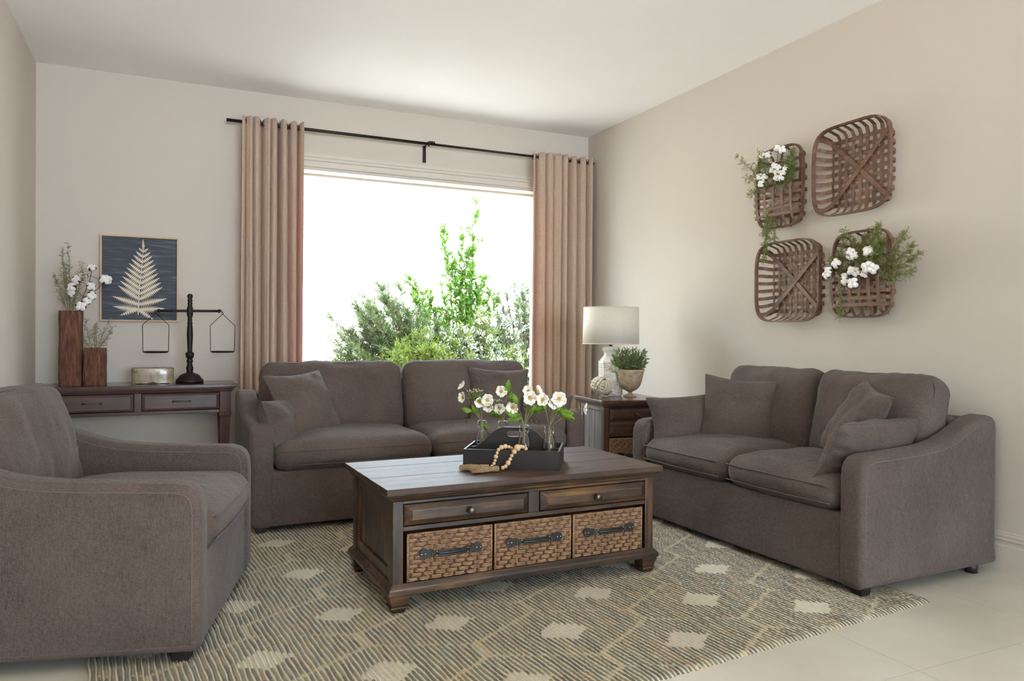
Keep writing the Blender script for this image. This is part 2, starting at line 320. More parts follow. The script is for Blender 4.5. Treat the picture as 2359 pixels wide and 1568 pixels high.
def shrub(name, label, base, branches, mt, leafL, leafW, per, twig_n, twig_l, spread=.5, flowers=None, seed=3):
    """branches: list of (tip xyz relative to base, curve up)"""
    r = np.random.RandomState(seed); t = thing(name, label, 'shrub', base, 0); bm_ = MB(); P = []; Dv = []; FP = []; FD = []
    for tip in branches:
        tip = np.array(tip, float); q = np.array([tip[0]*.45, tip[1]*.45, tip[2]*.7]); prev = []
        def bez(u): return (1-u)**2*np.array([tip[0]*.12, tip[1]*.12, 0])+2*u*(1-u)*q+u*u*tip
        pts = [bez(u) for u in np.linspace(0, 1, 9)]; bm_.tube(pts, .007, 4, scale=[1.6-1.3*i/8 for i in range(9)])
        for k in range(twig_n):
            u = .22+.78*r.rand(); p = bez(u); d = bez(min(1, u+.05))-bez(u-.05); d /= np.linalg.norm(d)+1e-9
            td = d+r.normal(size=3)*spread; td[2] += .15; td /= np.linalg.norm(td); tl_ = twig_l*(.5+.8*r.rand())*(1.25-u*.7)
            bm_.tube([p, p+td*tl_], .0022, 3)
            for j in range(per):
                s_ = r.rand(); lp = p+td*tl_*s_; P.append(lp); Dv.append(td*.9+r.normal(size=3)*.55)
            if flowers and r.rand() < flowers:
                for j in range(16): FP.append(p+td*tl_*(.5+.6*r.rand())+r.normal(size=3)*.012); FD.append(td+r.normal(size=3)*.7)
    bm_.build('branches', 'stem_brown', t, fixn=False)['kind'] = 'stuff'
    leaf_cloud('foliage', mt, t, P, Dv, leafL, leafW, seed)
    if FP: leaf_cloud('blossom', 'blossom', t, FP, FD, .032, .022, seed+1)
    return t
def fan(cx, n, wx, h0, h1, r, dy=.35):
    out_ = []
    for i in range(n):
        a = r.uniform(-1, 1); out_.append((cx+a*wx, r.uniform(-dy, dy), r.uniform(h0, h1)*(1-.55*abs(a)**1.5)))
    return out_
r1 = random.Random(5)
gx = 3.05; gy = 8.75
shrub('upright_shrub', 'bright green leafy shrub with three tall spires against the cream garden wall', (3.42, 8.95, -.12),
      [(-.26, 0, 2.62), (.02, .05, 2.6), (.24, .05, 2.98), (.32, 0, 2.05), (-.12, 0, 2.2), (.1, 0, 2.35), (-.7, -.05, 1.9), (-.5, 0, 1.8), (-.62, .1, 1.7), (.5, 0, 1.72), (.42, 0, 1.8), (.0, 0, 1.9), (.2, -.1, 1.85), (-.3, -.1, 1.8), (.12, -.1, 2.1)]+fan(0, 12, .5, 1.3, 1.95, r1, .2),
      'shrub_bright', .07, .022, 11, 42, .14, .6, seed=11)
shrub('feathery_shrub', 'grey green feathery shrub spreading low to the left behind the sofa', (2.75, 8.5, -.12),
      [(-1.15, 0, 1.2), (-1.05, .1, 1.4), (-.95, -.1, 1.15), (-.85, 0, 1.6), (-.7, 0, 1.65), (-.5, 0, 1.75), (-.3, 0, 1.8), (-.75, .1, 1.35)]+fan(-.3, 90, .9, 1.0, 1.85, r1),
      'shrub_grey', .06, .010, 16, 40, .18, .42, seed=12)
shrub('flowering_shrub', 'pale white flowering shrub in front of the upright shrub', (3.3, 8.2, -.12), fan(-.05, 80, .8, .9, 1.6, r1, .25), 'shrub_olive', .055, .013, 12, 34, .15, .5, flowers=.42, seed=13)
shrub('pale_shrub', 'silvery green shrub rising beside the right curtain', (4.25, 8.7, -.12), fan(0, 80, .8, 1.3, 2.15, r1, .3), 'shrub_grey', .05, .01, 12, 32, .17, .45, flowers=.25, seed=14)
shrub('low_shrub', 'yellow green low shrub at the foot of the feathery one', (2.6, 7.95, -.12), fan(0, 60, .95, .9, 1.25, r1, .25), 'shrub_olive', .055, .012, 14, 34, .15, .5, seed=15)

# ------------------------------------------------------------------ curtains and rod
RY, RZ = D-.13, 2.70
def curtain(name, label, x0, x1, edges, seed):
    """edges: fold crest positions (0..1)"""
    t = thing(name, label, 'curtain', ((x0+x1)/2, RY, 0)); W_ = x1-x0; r = random.Random(seed); n = len(edges)
    ph = [r.uniform(-1, 1) for _ in range(n+2)]
    def y_of(u, z):
        # crest distance based fold: phase advances by 2pi per crest
        k = 0
        while k < n-2 and u > edges[k+1]: k += 1
        a, c = edges[k], edges[k+1]; s_ = (u-a)/(c-a); return (k+s_)
    def wide_(p): k_ = int(min(max(p, 0), n-2)); return edges[k_+1]-edges[k_]
    def fn(u, v):
        z = .03+v*(2.735-.03); uu = u; p = y_of(uu, z); amp = .068*(.82+.25*math.sin(3.1*ph[int(min(max(p, 0), n-1))]))
        sway = .012*math.sin(p*1.7+ph[0]*3)*(1-v)**1.2
        c = math.cos(2*PI*p); y = -amp*(2*(.5+.5*c)**.62-1); loc_ = W_/(n-1); x = -W_/2+u*W_+(.205 if wide_(p) < .135 else .09)*loc_*math.sin(2*PI*p)*(1-.25*(1-v))+sway
        y += .006*noise.noise(Vector((u*9, z*1.2, seed)))+.004*noise.noise(Vector((u*40, z*4, seed)))
        if v > .985: y *= .94
        return (x, y, z+.006*math.cos(2*PI*p))
    o = MB().grid(fn, 24*(n-1), 40).build('fabric', 'curtain_cloth', t, fixn=False)
    sm = o.modifiers.new('thick', 'SOLIDIFY'); sm.thickness = .0022
    # hem seam line
    ring = MB(); ring.tube([(0, .024*math.cos(a), .024*math.sin(a)) for a in [2*PI*i/18 for i in range(18)]], .0042, 6, closed=True, up=Vector((1, 0, 0)))
    r0 = None
    for k in range(n-1):
        for h in (.25, .75):
            u = edges[k]+(edges[k+1]-edges[k])*h; x = -W_/2+u*W_
            if r0 is None: r0 = ring.build('grommet', 'pewter', t); r0.location = (x, 0, RZ); r0.rotation_euler = (0, 0, .5)
            else: inst(r0, t, (x, 0, RZ), (0, 0, .5 if h < .5 else -.5))
    return t
curtain('curtain', 'dusty pink grommet curtain on the left side of the window', .490, .935, [0, .125, .235, .41, .52, .675, .85, 1.0], 3)
curtain('curtain', 'dusty pink grommet curtain on the right side of the window by the corner', 2.925, 3.53, [0, .15, .285, .415, .545, .70, .85, 1.0], 8)
t = thing('curtain_rod', 'thin black metal curtain rod above the picture window', 'curtain rod', (1.965, RY, RZ))
MB().tube([(-1.583, 0, 0), (0, 0, 0)], .0125, 12).build('rod', 'iron', t); MB().tube([(0, 0, 0), (1.60, 0, 0)], .0105, 12).build('rod', 'iron', t)
b = MB(); b.box(-.013, .013, .118, .13, -.13, .01); b.tube([(0, .12, -.005), (0, .06, .02), (0, .02, .02)], .006, 8); b.tube([(0, .018*math.cos(a), .018*math.sin(a)) for a in [PI*.9+PI*1.2*i/10 for i in range(11)]], .005, 6); b.box(.0, .05, -.012, .03, .008, .022); b.build('bracket', 'iron', t, fixn=True)
for sx in (-1.4, 1.53):
    MB().tube([(sx, .125, 0), (sx, 0, 0)], .006, 8).box(sx-.012, sx+.012, .116, .129, -.06, .03).build('bracket', 'iron', t)

# ------------------------------------------------------------------ upholstery
def rbox(hx, hy, hz, r, crown=(0, 0, 0), n=(14, 14, 6), seed=0, wr=.004, wscale=6, lean=None):
    """rounded, crowned cushion box; returns MB (centre origin)"""
    b = MB()
    def face(ax, sg):
        a1, a2 = [i for i in range(3) if i != ax]; N1, N2 = n[a1], n[a2]
        def fn(u, v):
            p = [0, 0, 0]; p[ax] = sg; p[a1] = 2*u-1; p[a2] = 2*v-1; h = (hx, hy, hz)
            # denser near edges
            p = [math.copysign(1-(1-abs(c))**1.25, c) for c in p]; q = [p[i]*h[i] for i in range(3)]
            inner = [max(-(h[i]-r), min(h[i]-r, q[i])) for i in range(3)]; d = Vector([q[i]-inner[i] for i in range(3)])
            if d.length > 1e-9: d = d.normalized()*r
            w3 = Vector(inner)+d
            for i in range(3):
                j, k = [t_ for t_ in range(3) if t_ != i]; f = (1-min(1, abs(w3[j])/h[j])**2.2)*(1-min(1, abs(w3[k])/h[k])**2.2)
                w3[i] += crown[i]*f*w3[i]/h[i]
            nn = noise.noise(w3*wscale+Vector((seed*3.1, seed*1.7, 0)))*wr*1.5+noise.noise(Vector((w3.x*wscale*5, w3.y*wscale*1.4, w3.z*wscale*5+seed)))*wr*.6
            ed = max(0, max(abs(w3[i])/h[i] for i in range(3) if h[i] == min(h))-.35); nn += noise.noise(Vector((w3.x*26+w3.z*3, w3.y*9, seed*5+w3.z*4)))*.0042*ed*(wr/.0045)
            dn = Vector([w3[i]/h[i]**2 for i in range(3)]).normalized(); w3 += dn*nn
            if lean: w3 = lean(w3)
            return w3
        flip = (ax == 1) ^ (sg < 0)
        b.grid(fn, N1*2, N2*2, True, flip)
    for ax in range(3):
        for sg in (-1, 1): face(ax, sg)
    return b
def loop_pts(hx, hy, r, n=5):
    out_ = []
    for cx, cy, a0 in ((hx-r, -hy+r, -PI/2), (hx-r, hy-r, 0), (-hx+r, hy-r, PI/2), (-hx+r, -hy+r, PI)):
        out_ += [(cx+r*math.cos(a0+PI/2*i/n), cy+r*math.sin(a0+PI/2*i/n)) for i in range(n+1)]
    return out_
ARM = [(.012, .045), (.002, .075), (0, .12), (0, .30), (0, .50), (.004, .545), (.018, .575), (.042, .595), (.08, .604), (.16, .607), (.26, .610), (.36, .614), (.44, .619), (.52, .628), (.59, .643), (.65, .664), (.71, .69), (.77, .716), (.83, .735), (.885, .743), (.92, .735), (.943, .712), (.95, .67), (.95, .5), (.95, .3), (.948, .12), (.94, .045)]
def arm_mb(x0, x1, Dp, r=.028):
    P = [Vector((y*Dp/.95, z)) for y, z in ARM]; n = len(P); N = []
    for i in range(n):
        t_ = (P[(i+1) % n]-P[i-1]).normalized(); N.append(Vector((t_.y, -t_.x)))
    b = MB(); secs = []; K = 5; w2 = (x1-x0)/2; cx = (x0+x1)/2
    for k in range(K+1): a = PI/2*k/K; secs.append((-w2+r-r*math.cos(a), r-r*math.sin(a)))
    secs += [(-x, i) for x, i in reversed(secs)]
    vs = [(cx+x, P[i].x+N[i].x*ins, max(.045, P[i].y+N[i].y*ins)) for x, ins in secs for i in range(n)]
    fs = [(k*n+i, k*n+(i+1) % n, (k+1)*n+(i+1) % n, (k+1)*n+i) for k in range(len(secs)-1) for i in range(n)]
    b.add(vs, fs, True); m2 = len(secs)
    b.add([vs[i] for i in range(n)], [tuple(range(n))]); b.add([vs[(m2-1)*n+i] for i in range(n)], [tuple(range(n))])
    seam = [(P[i].x+N[i].x*(r*.95), P[i].y+N[i].y*(r*.95)) for i in range(1, n-1)]
    return b, seam, n
def seating(name, label, cat, loc, rz, W_, Dp, ns, seed=0, armw=.12, bdrop=0, bback=0):
    t = thing(name, label, cat, loc, rz); f = -Dp/2; xi = W_/2-armw
    MB().box(-xi-.01, xi+.01, f+.012, Dp/2-.03, .045, .345).build('base', 'linen', t, .012, 3)
    MB().box(-xi-.01, xi+.01, Dp/2-.17, Dp/2-.012, .30, .725).build('back_frame', 'linen', t, .03, 4)
    for s_ in (-1, 1):
        x0, x1 = (-W_/2, -xi) if s_ < 0 else (xi, W_/2); b, seam, n = arm_mb(x0, x1, Dp)
        b.v = [(x, y+f, z) for x, y, z in b.v]; a = b.build('arm', 'linen', t, weld=True)
        for xx in (x0-.0003, x1+.0003): MB().tube([(xx, y+f, z) for y, z in seam], .0011, 5).build('seam', 'stitch', a, fixn=False)
    cw = 2*xi/ns; hh = .078
    for k in range(ns):
        cx = -xi+cw*(k+.5); hy = (.70)/2
        b = rbox(cw/2-.002, hy, hh, .072, (0, .022, .040), (16, 16, 5), seed+k, .0045); b.v = [(x+cx, y+f-.012+hy, z+.345+hh) for x, y, z in b.v]
        c = b.build('seat_cushion', 'linen', t, weld=True)
        for zz, off in ((.345+hh+.034, .0), (.345+.036, 0)):
            pts = []
            for i in range(25):
                x = (-1+2*i/24)*(cw/2-.03); bow = .018*(1-abs(x/(cw/2))**2.2)*(1-min(1, .036/hh)**2.2); pts.append((x+cx, f-.012-bow-.0008, zz+.002*noise.noise(Vector((x*8, seed+k, zz*9)))))
            MB().tube(pts, .0032, 6).build('piping', 'linen', c, fixn=False)
        # back cushion
        hz = .245; hy2 = .085; ang = math.radians(-13)
        def lean(p, cx=cx):
            p = Vector((p.x, p.y, p.z)); p = Matrix.Rotation(ang, 3, 'X') @ p; return p+Vector((cx, f+.685+bback, .677-bdrop))
        b = rbox(cw/2-.004, hy2, hz, .075, (0, .05, .008), (16, 6, 12), seed+k+7, .009, lean=lean); bcushion = b.build('back_cushion', 'linen', t, weld=True)
        for yy in (-hy2+.03, hy2-.03):
            pts = [lean(Vector((x, yy, z))) for x, z in loop_pts(cw/2-.0175, hz-.0125, .07)]; MB().tube(pts, .0026, 6, closed=True).build('piping', 'linen', bcushion, fixn=False)
    for sx in (-1, 1):
        MB().frustum(.026, .031, 0, .05, (sx*(W_/2-.06), f+.07)).build('foot', 'foot_black', t, .003); MB().lathe([(.027, 0), (.03, .05)], 16, Matrix.Translation((sx*(W_/2-.06), Dp/2-.1, 0))).build('foot', 'foot_black', t)
    return t
seating('sofa', 'long grey brown linen sofa below the picture window', 'sofa', (1.4425, 4.22+.475, 0), math.radians(.5), 2.095, .95, 2, 1)
lv = seating('loveseat', 'grey brown linen loveseat along the right wall below the wall baskets', 'sofa', (3.052, 2.999, 0), math.radians(-88.5), 1.63, .93, 2, 5)
F = Vector((.095, 2.645, 0)); ct, st = math.cos(math.radians(75)), math.sin(math.radians(75)); cl = Vector((-.485, -.49, 0))
seating('armchair', 'grey brown linen armchair in the left foreground', 'armchair', (F.x-(ct*cl.x-st*cl.y), F.y-(st*cl.x+ct*cl.y), 0), math.radians(75), .97, .98, 1, 9, bdrop=.03, bback=.09)

def pillow(label, centre, w_, h_, th, yaw, tilt, roll, seed, group):
    """local X width, Z height, Y thickness; faces -Y"""
    b = MB(); N = 26
    def surf(sg):
        def fn(u, v):
            a, c = 2*u-1, 2*v-1
            px = a*(1-.10*(1-c*c)**1.2*abs(a)**3); pz = c*(1-.10*(1-a*a)**1.2*abs(c)**3)
            e = max(0, (1-abs(a)**2.6))*max(0, (1-abs(c)**2.6)); t_ = th/2*e**.52
            k = (abs(a)**6+abs(c)**6)
            wr = .006*math.sin(a*17+seed+3*c)*abs(c)**4*(1-abs(a)**4)+.006*math.sin(c*15+seed*2+2*a)*abs(a)**4*(1-abs(c)**4)
            t_ += (noise.noise(Vector((a*2, c*2, seed+sg)))*.016+noise.noise(Vector((a*5, c*5, seed+sg*2)))*.006)*min(1, e*3)+wr*sg*min(1, e*4)
            return Vector((px*w_/2, -sg*max(t_, 0.0005), pz*h_/2))
        return fn
    b.grid(surf(1), N, N, True); b.grid(surf(-1), N, N, True, True)
    t = thing('throw_pillow', label, 'pillow', centre, 0, group)
    R_ = Matrix.Rotation(yaw, 4, 'Z') @ Matrix.Rotation(tilt, 4, 'X') @ Matrix.Rotation(roll, 4, 'Y')
    t.matrix_world = Matrix.Translation(centre) @ R_
    b.build('cover', 'linen', t, weld=True)
    pts = []
    for i in range(4):
        for j in range(14):
            s_ = -1+2*j/14; a, c = [(s_, -1), (1, s_), (-s_, 1), (-1, -s_)][i]
            pts.append((a*(1-.10*(1-c*c)**1.2*abs(a)**3)*w_/2, 0, c*(1-.10*(1-a*a)**1.2*abs(c)**3)*h_/2))
    MB().tube(pts, .0022, 5, closed=True).build('seam', 'linen', t, fixn=False)
    return t
R_ = math.radians; sp = 'throw pillows on the sofa'; lp = 'throw pillows on the loveseat'
pillow('square grey brown pillow leaning at the left end of the sofa back', (.745, 4.61, .675), .45, .43, .15, R_(33), R_(-27), R_(-3), 1, sp)
pillow('rectangular bolster pillow propped on the left sofa arm', (.585, 4.48, .585), .46, .30, .19, R_(68), R_(-16), R_(0), 2, sp)
pillow('square pillow behind the flowers at the right end of the sofa back', (2.09, 4.72, .675), .44, .42, .15, R_(-8), R_(-20), R_(3), 3, sp)
pillow('rectangular pillow propped on the right sofa arm behind the flowers', (2.29, 4.45, .575), .44, .28, .15, R_(-66), R_(-20), R_(0), 4, sp)
pillow('square pillow leaning on the far half of the loveseat', (3.02, 3.38, .655), .43, .43, .15, R_(-52), R_(-15), R_(4), 5, lp)
pillow('rectangular pillow against the far arm of the loveseat', (2.85, 3.60, .605), .52, .30, .16, R_(-14), R_(-14), R_(-4), 6, lp)
pillow('square pillow tipped on its corner behind the near bolster of the loveseat', (3.06, 2.60, .68), .42, .42, .15, R_(-120), R_(-30), R_(10), 7, lp)
pillow('rectangular pillow lying against the near arm of the loveseat', (2.91, 2.39, .605), .60, .28, .16, R_(-174), R_(-28), R_(0), 8, lp)
#PART2
# ------------------------------------------------------------------ rug
def build_rug():
    a = math.radians(4.8); C0 = np.array([2.883, 2.064]); Wr, Lr = 3.05, 2.46; ns = 162; pit = Wr/ns; rows = 205
    # across one stripe: thick brown loop then thin cream cord
    prof = [(0, .0), (.10, .75), (.33, 1.0), (.56, .72), (.66, 0), (.72, .62), (.83, .9), (.94, .6)]
    npf = len(prof); ncol = ns*npf+1; rng = np.random.RandomState(2)
    us = np.concatenate([(k+np.array([p[0] for p in prof]))*pit for k in range(ns)]+[[Wr]]); hs = np.concatenate([np.array([p[1] for p in prof])]*ns+[[0]])
    v = np.linspace(0, Lr, rows); U, Vv = np.meshgrid(us, v); Hh = np.tile(hs, (rows, 1))
    sidx = np.minimum((np.arange(ncol)//npf), ns-1); isb = (np.arange(ncol) % npf) < 4
    wob = np.array([[.0022*math.sin(v_*6.3+k*.05)+.0016*math.sin(v_*17+k*.21)+.0012*math.sin(v_*41+k*2.1) for k in range(ns)] for v_ in v])[:, sidx]
    ph = rng.rand(ns, 2)*6.28; loop = np.where(isb, np.sin(Vv/.0125*2*PI/2+ph[sidx, 0][None, :]), np.sin(Vv/.010*2*PI/2+ph[sidx, 1][None, :]))
    loop2 = rng.rand(rows, ns, 2); lb = np.where(isb, loop2[:, sidx, 0], loop2[:, sidx, 1])
    Z = .004+Hh*(.0075+.0016*loop+.002*lb)*np.where(isb, 1, .82)[None, :]
    # pattern
    us_ = U; P, Rw_ = .68, .56
    def lattice(u, v):
        best = np.full(u.shape, 9.); best2 = np.full(u.shape, 9.); bu = np.zeros(u.shape); bv = np.zeros(u.shape); b2u = np.zeros(u.shape)
        for i in range(-1, 11):
            for j in range(-1, 11):
                if (i+j) % 2 == 0: continue
                cu, cv = .16+.34*i, .18+.28*j; du, dv = u-cu, v-cv; d = (du/.52)**2+(dv/.33)**2
                m1 = d < best; m2 = (~m1) & (d < best2)
                best2 = np.where(m1, best, np.where(m2, d, best2)); b2u = np.where(m1, bu, np.where(m2, du, b2u)); best = np.where(m1, d, best); bu = np.where(m1, du, bu); bv = np.where(m1, dv, bv)
        return best, best2, bu, bv, b2u
    uc = (sidx+.3)*pit; UC = np.tile(uc, (rows, 1)); b1_, b2_, du, dv, du2 = lattice(UC, Vv)
    jit = (rng.rand(rows, ns)-.5)[:, sidx]*.012
    lens = (np.abs(du)/.105+np.abs(dv+jit)/.085) < 1.0; lens |= (np.abs(du) < .055) & (np.abs(dv+jit*.5) < .042)
    edge = (np.sqrt(b2_)-np.sqrt(b1_)) ; strong = (dv*du > 0) | (np.abs(dv) < .075)
    line = edge < np.where(strong, .04, .028)
    brown = np.array([np.array(srgb(*c)[:3]) for c in ((116, 106, 86), (138, 126, 102), (106, 100, 84), (122, 122, 104), (146, 130, 102))])
    ci = rng.randint(0, 5, (rows//7+1, ns)); pick = np.repeat(ci, 7, 0)[:rows][:, sidx]; base = brown[pick]*(.82+.36*rng.rand(rows, ns)[:, sidx])[..., None]
    cream = np.array(srgb(226, 216, 188)[:3]); tan_ = np.array(srgb(190, 174, 136)[:3]); ivory = np.array(srgb(216, 206, 182)[:3])
    C = np.where(isb[None, :, None], base, cream*(.88+.2*rng.rand(rows, ns)[:, sidx])[..., None])
    C = np.where(line[..., None] & isb[None, :, None], np.where((strong | (rng.rand(rows, ns)[:, sidx] > .35))[..., None], tan_*(.85+.25*rng.rand(rows, ns)[:, sidx])[..., None], C), C)
    C = np.where(lens[..., None], ivory*(.92+.12*rng.rand(rows, ns)[:, sidx])[..., None], C)
    X = C0[0]-math.cos(a)*(U+wob)-math.sin(a)*Vv; Y = C0[1]-math.sin(a)*(U+wob)+math.cos(a)*Vv
    # rounded hem at near and far ends
    for r_, z_ in ((0, .0), (rows-1, .0)): Z[r_] = z_
    Z[1] = Z[1]*.8; X0 = np.stack([X, Y, Z], -1)
    endj = (rng.rand(ns)-.5)*.008; X0[0, :, 1] += endj[sidx]; 
    nv = rows*ncol; me = bpy.data.meshes.new('pile'); me.vertices.add(nv); me.vertices.foreach_set('co', X0.reshape(-1).astype(np.float32))
    idx = np.arange(nv).reshape(rows, ncol); Q = np.stack([idx[:-1, 1:], idx[:-1, :-1], idx[1:, :-1], idx[1:, 1:]], -1).reshape(-1, 4); nf = len(Q)
    me.loops.add(nf*4); me.loops.foreach_set('vertex_index', Q.reshape(-1).astype(np.int32)); me.polygons.add(nf)
    me.polygons.foreach_set('loop_start', np.arange(nf)*4); me.polygons.foreach_set('loop_total', np.full(nf, 4)); me.polygons.foreach_set('use_smooth', np.ones(nf, bool)); me.update(calc_edges=True)
    ca = me.color_attributes.new('yarn', 'FLOAT_COLOR', 'POINT'); ca.data.foreach_set('color', np.concatenate([C, np.ones((rows, ncol, 1))], -1).reshape(-1).astype(np.float32))
    me.materials.append(MATS['rug_wool']); o = bpy.data.objects.new('rug', me); COL.objects.link(o)
    tag(o, 'ribbed wool area rug in brown and cream stripes with ivory lozenges', 'rug')
build_rug()

# ------------------------------------------------------------------ furniture pieces
def panel_drawer(parent, x0, x1, z0, z1, y, matn, th=.02, bev=.028, name='drawer'):
    """raised-bevel drawer front facing -Y"""
    b = MB(); yb = y-.004; yf = y-th
    o4 = [(x0, z0), (x1, z0), (x1, z1), (x0, z1)]; i4 = [(x0+bev, z0+bev*.75), (x1-bev, z0+bev*.75), (x1-bev, z1-bev*.75), (x0+bev, z1-bev*.75)]
    vs = [(x, y+.05, z) for x, z in o4]+[(x, yb, z) for x, z in o4]+[(x, yf, z) for x, z in i4]
    fs = [(3, 2, 1, 0)]+[(i, (i+1) % 4, 4+(i+1) % 4, 4+i) for i in range(4)]+[(4+i, 4+(i+1) % 4, 8+(i+1) % 4, 8+i) for i in range(4)]+[(8, 9, 10, 11)]
    b.add(vs, fs); return b.build(name, matn, parent, .0015, 1)
def knob(parent, x, y, z, r=.015):
    M = Matrix.Translation((x, y, z)) @ Matrix.Rotation(PI/2, 4, 'X')
    b = MB().lathe([(.006, 0), (.006, .012), (r*.8, .015), (r, .02), (r*.95, .026), (r*.6, .029), (.0001, .030)], 18, M); return b.build('knob', 'pewter', parent)
WB = {}
def wicker_basket(label, loc, rz, w_, h_, d_, group, handle=True, rows=None):
    t = thing('wicker_basket', label, 'basket', loc, rz, group)
    MB().box(-w_/2+.006, w_/2-.006, .008, d_, .002, h_-.004).build('lining', 'cane_dark', t, .004)
    rows = rows or max(5, round(h_/.0175)); ph = h_/rows; cols = max(6, round(w_/.0178)); pw = w_/cols; key = (round(w_, 2), round(h_, 2))
    if key not in WB:
        rowm = []
        for r_ in range(3):       # twill: over two, under one
            b = MB()
            for c3 in range(3):
                zz = (c3-1)*ph*.30; pts = []
                for i in range(cols*4+1):
                    x = -w_/2+.008+(w_-.016)*i/(cols*4); k = (i/4-r_) % 3; y = -.0035 if k < 2 else .0035
                    kk = min(abs(k-0), abs(k-2), abs(k-3)); y *= min(1, kk*2.6+.15); pts.append((x, y, zz+.0006*math.sin(i*1.3+c3)))
                b.tube(pts, ph*.15, 5, up=Vector((0, 0, 1)))
            rowm.append(b)
        sb = MB()
        for c2 in (-1, 0, 1): sb.tube([(c2*pw*.22, .0012, .004), (c2*pw*.22, .0008, h_/2), (c2*pw*.22, .0012, h_-.006)], pw*.11, 5)
        WB[key] = [None, None, None, None, rowm, sb]
    e = WB[key]
    for k in range(rows):
        z = ph*(k+.5); m_ = k % 3
        if e[m_] is None: o = e[4][m_].build('cane_row', 'cane', t, fixn=False); e[m_] = o; o.location = (0, 0, z)
        else: inst(e[m_], t, (0, 0, z))
    for c in range(cols):
        x = -w_/2+.008+(w_-.016)*(c+.5)/cols
        if e[3] is None: o = e[5].build('stake', 'cane_dark', t, fixn=False); e[3] = o; o.location = (x, 0, 0)
        else: inst(e[3], t, (x, 0, 0))
    for x in (-w_/2+.004, w_/2-.004): MB().tube([(x, 0, 0), (x, -.001, h_)], .0045, 6).build('corner_cane', 'cane', t, fixn=False)
    b = MB(); N = round(w_/.008)
    for k in range(N): x = -w_/2+w_*(k+.5)/N; b.tube([(x-.003, -.004, h_-.007), (x, -.002, h_), (x+.003, .006, h_-.002)], .0028, 5)
    b.tube([(-w_/2, 0, h_-.002), (w_/2, 0, h_-.002)], .003, 6); b.build('rim_binding', 'cane', t, fixn=False)
    if handle:
        zc = h_*.56; hw = .115 if w_ > .3 else .085; hd = bpy.data.objects.new('handle', None); COL.objects.link(hd); hd.parent = t; hd.location = (0, -.004, zc)
        for s_ in (-1, 1):
            b = MB(); out_ = []
            for i in range(14): a = PI*.28+2*PI*.86*i/13-PI*.14; out_.append((s_*(hw+.02*math.cos(a+0)), .021*math.sin(a)))
            out_ = [(s_*(hw+.021*math.cos(a)), .021*math.sin(a)) for a in [-PI*.78+PI*1.56*i/14 for i in range(15)]]+[(s_*(hw-.032), .0135), (s_*(hw-.032), -.0135)]
            n_ = len(out_); b.add([(x, -.004, z) for x, z in out_]+[(x, -.008, z) for x, z in out_], [tuple(range(n_)), tuple(range(2*n_-1, n_-1, -1))]+[(i, (i+1) % n_, n_+(i+1) % n_, n_+i) for i in range(n_)]); b.build('leather_pad', 'leather', hd)
            b = MB()
            for dx, dz in ((-.004, 0), (.012, 0)): b.sphere((s_*(hw+dx), -.009, dz), .0032, 6, (1, .6, 1))
            for dz in (-.008, .008): b.sphere((s_*(hw-.048), -.018, dz), .0030, 6)
            b.build('stud', 'steel', hd)
            MB().tube([(s_*(hw-.032), -.010, .013), (s_*(hw-.038), -.014, .0145), (s_*(hw-.038), -.014, -.0145), (s_*(hw-.032), -.010, -.013)], .0022, 6, closed=True).build('ring', 'pewter', hd, fixn=False)
        b = MB(); pts = [(-hw+.036, -.012, 0), (-hw+.05, -.017, 0), (0, -.021, 0), (hw-.05, -.017, 0), (hw-.036, -.012, 0)]
        b.sweep(pts, [(-.011, -.002), (.011, -.002), (.011, .002), (-.011, .002)], up=Vector((0, 1, 0)), smooth=False); b.tube([(p[0]*.85, p[1]-.003, 0) for p in pts], .0055, 8); b.build('strap', 'leather', hd, fixn=False)
    return t
def rect_ring(prof, hx, hy, cy=0):
    """moulding: prof (outset, z) swept around rectangle"""
    b = MB(); n = len(prof); vs = []; fs = []
    for sx, sy in ((-1, -1), (1, -1), (1, 1), (-1, 1)): vs += [(sx*(hx+a), cy+sy*(hy+a), z) for a, z in prof]
    for c in range(4):
        for i in range(n-1): fs.append((c*n+i, ((c+1) % 4)*n+i, ((c+1) % 4)*n+i+1, c*n+i+1))
    b.add(vs, fs); b.add([vs[c*n] for c in range(4)], [(3, 2, 1, 0)]); b.add([vs[c*n+n-1] for c in range(4)], [(0, 1, 2, 3)]); return b
def side_panel(parent, x, y0, y1, z0, z1, sg, matn, planks=4):
    """recessed plank panel in a frame on the x side"""
    fr = MB(); w2 = .045
    def bx(a, b_, c, d, xi, xo): fr.box(min(xi, xo), max(xi, xo), a, b_, c, d)
    bx(y0, y0+w2, z0, z1, x-sg*.02, x); bx(y1-w2, y1, z0, z1, x-sg*.02, x); bx(y0+w2, y1-w2, z0, z0+w2, x-sg*.02, x); bx(y0+w2, y1-w2, z1-w2*.7, z1, x-sg*.02, x)
    fr.build('side_frame', matn, parent, .002, 1); pw = (y1-y0-2*w2)/planks
    for k in range(planks): MB().box(min(x-sg*.024, x-sg*.010), max(x-sg*.024, x-sg*.010), y0+w2+pw*k+.0008, y0+w2+pw*(k+1)-.0008, z0+w2, z1-w2*.7).build('side_plank', matn, parent, .0015, 1)

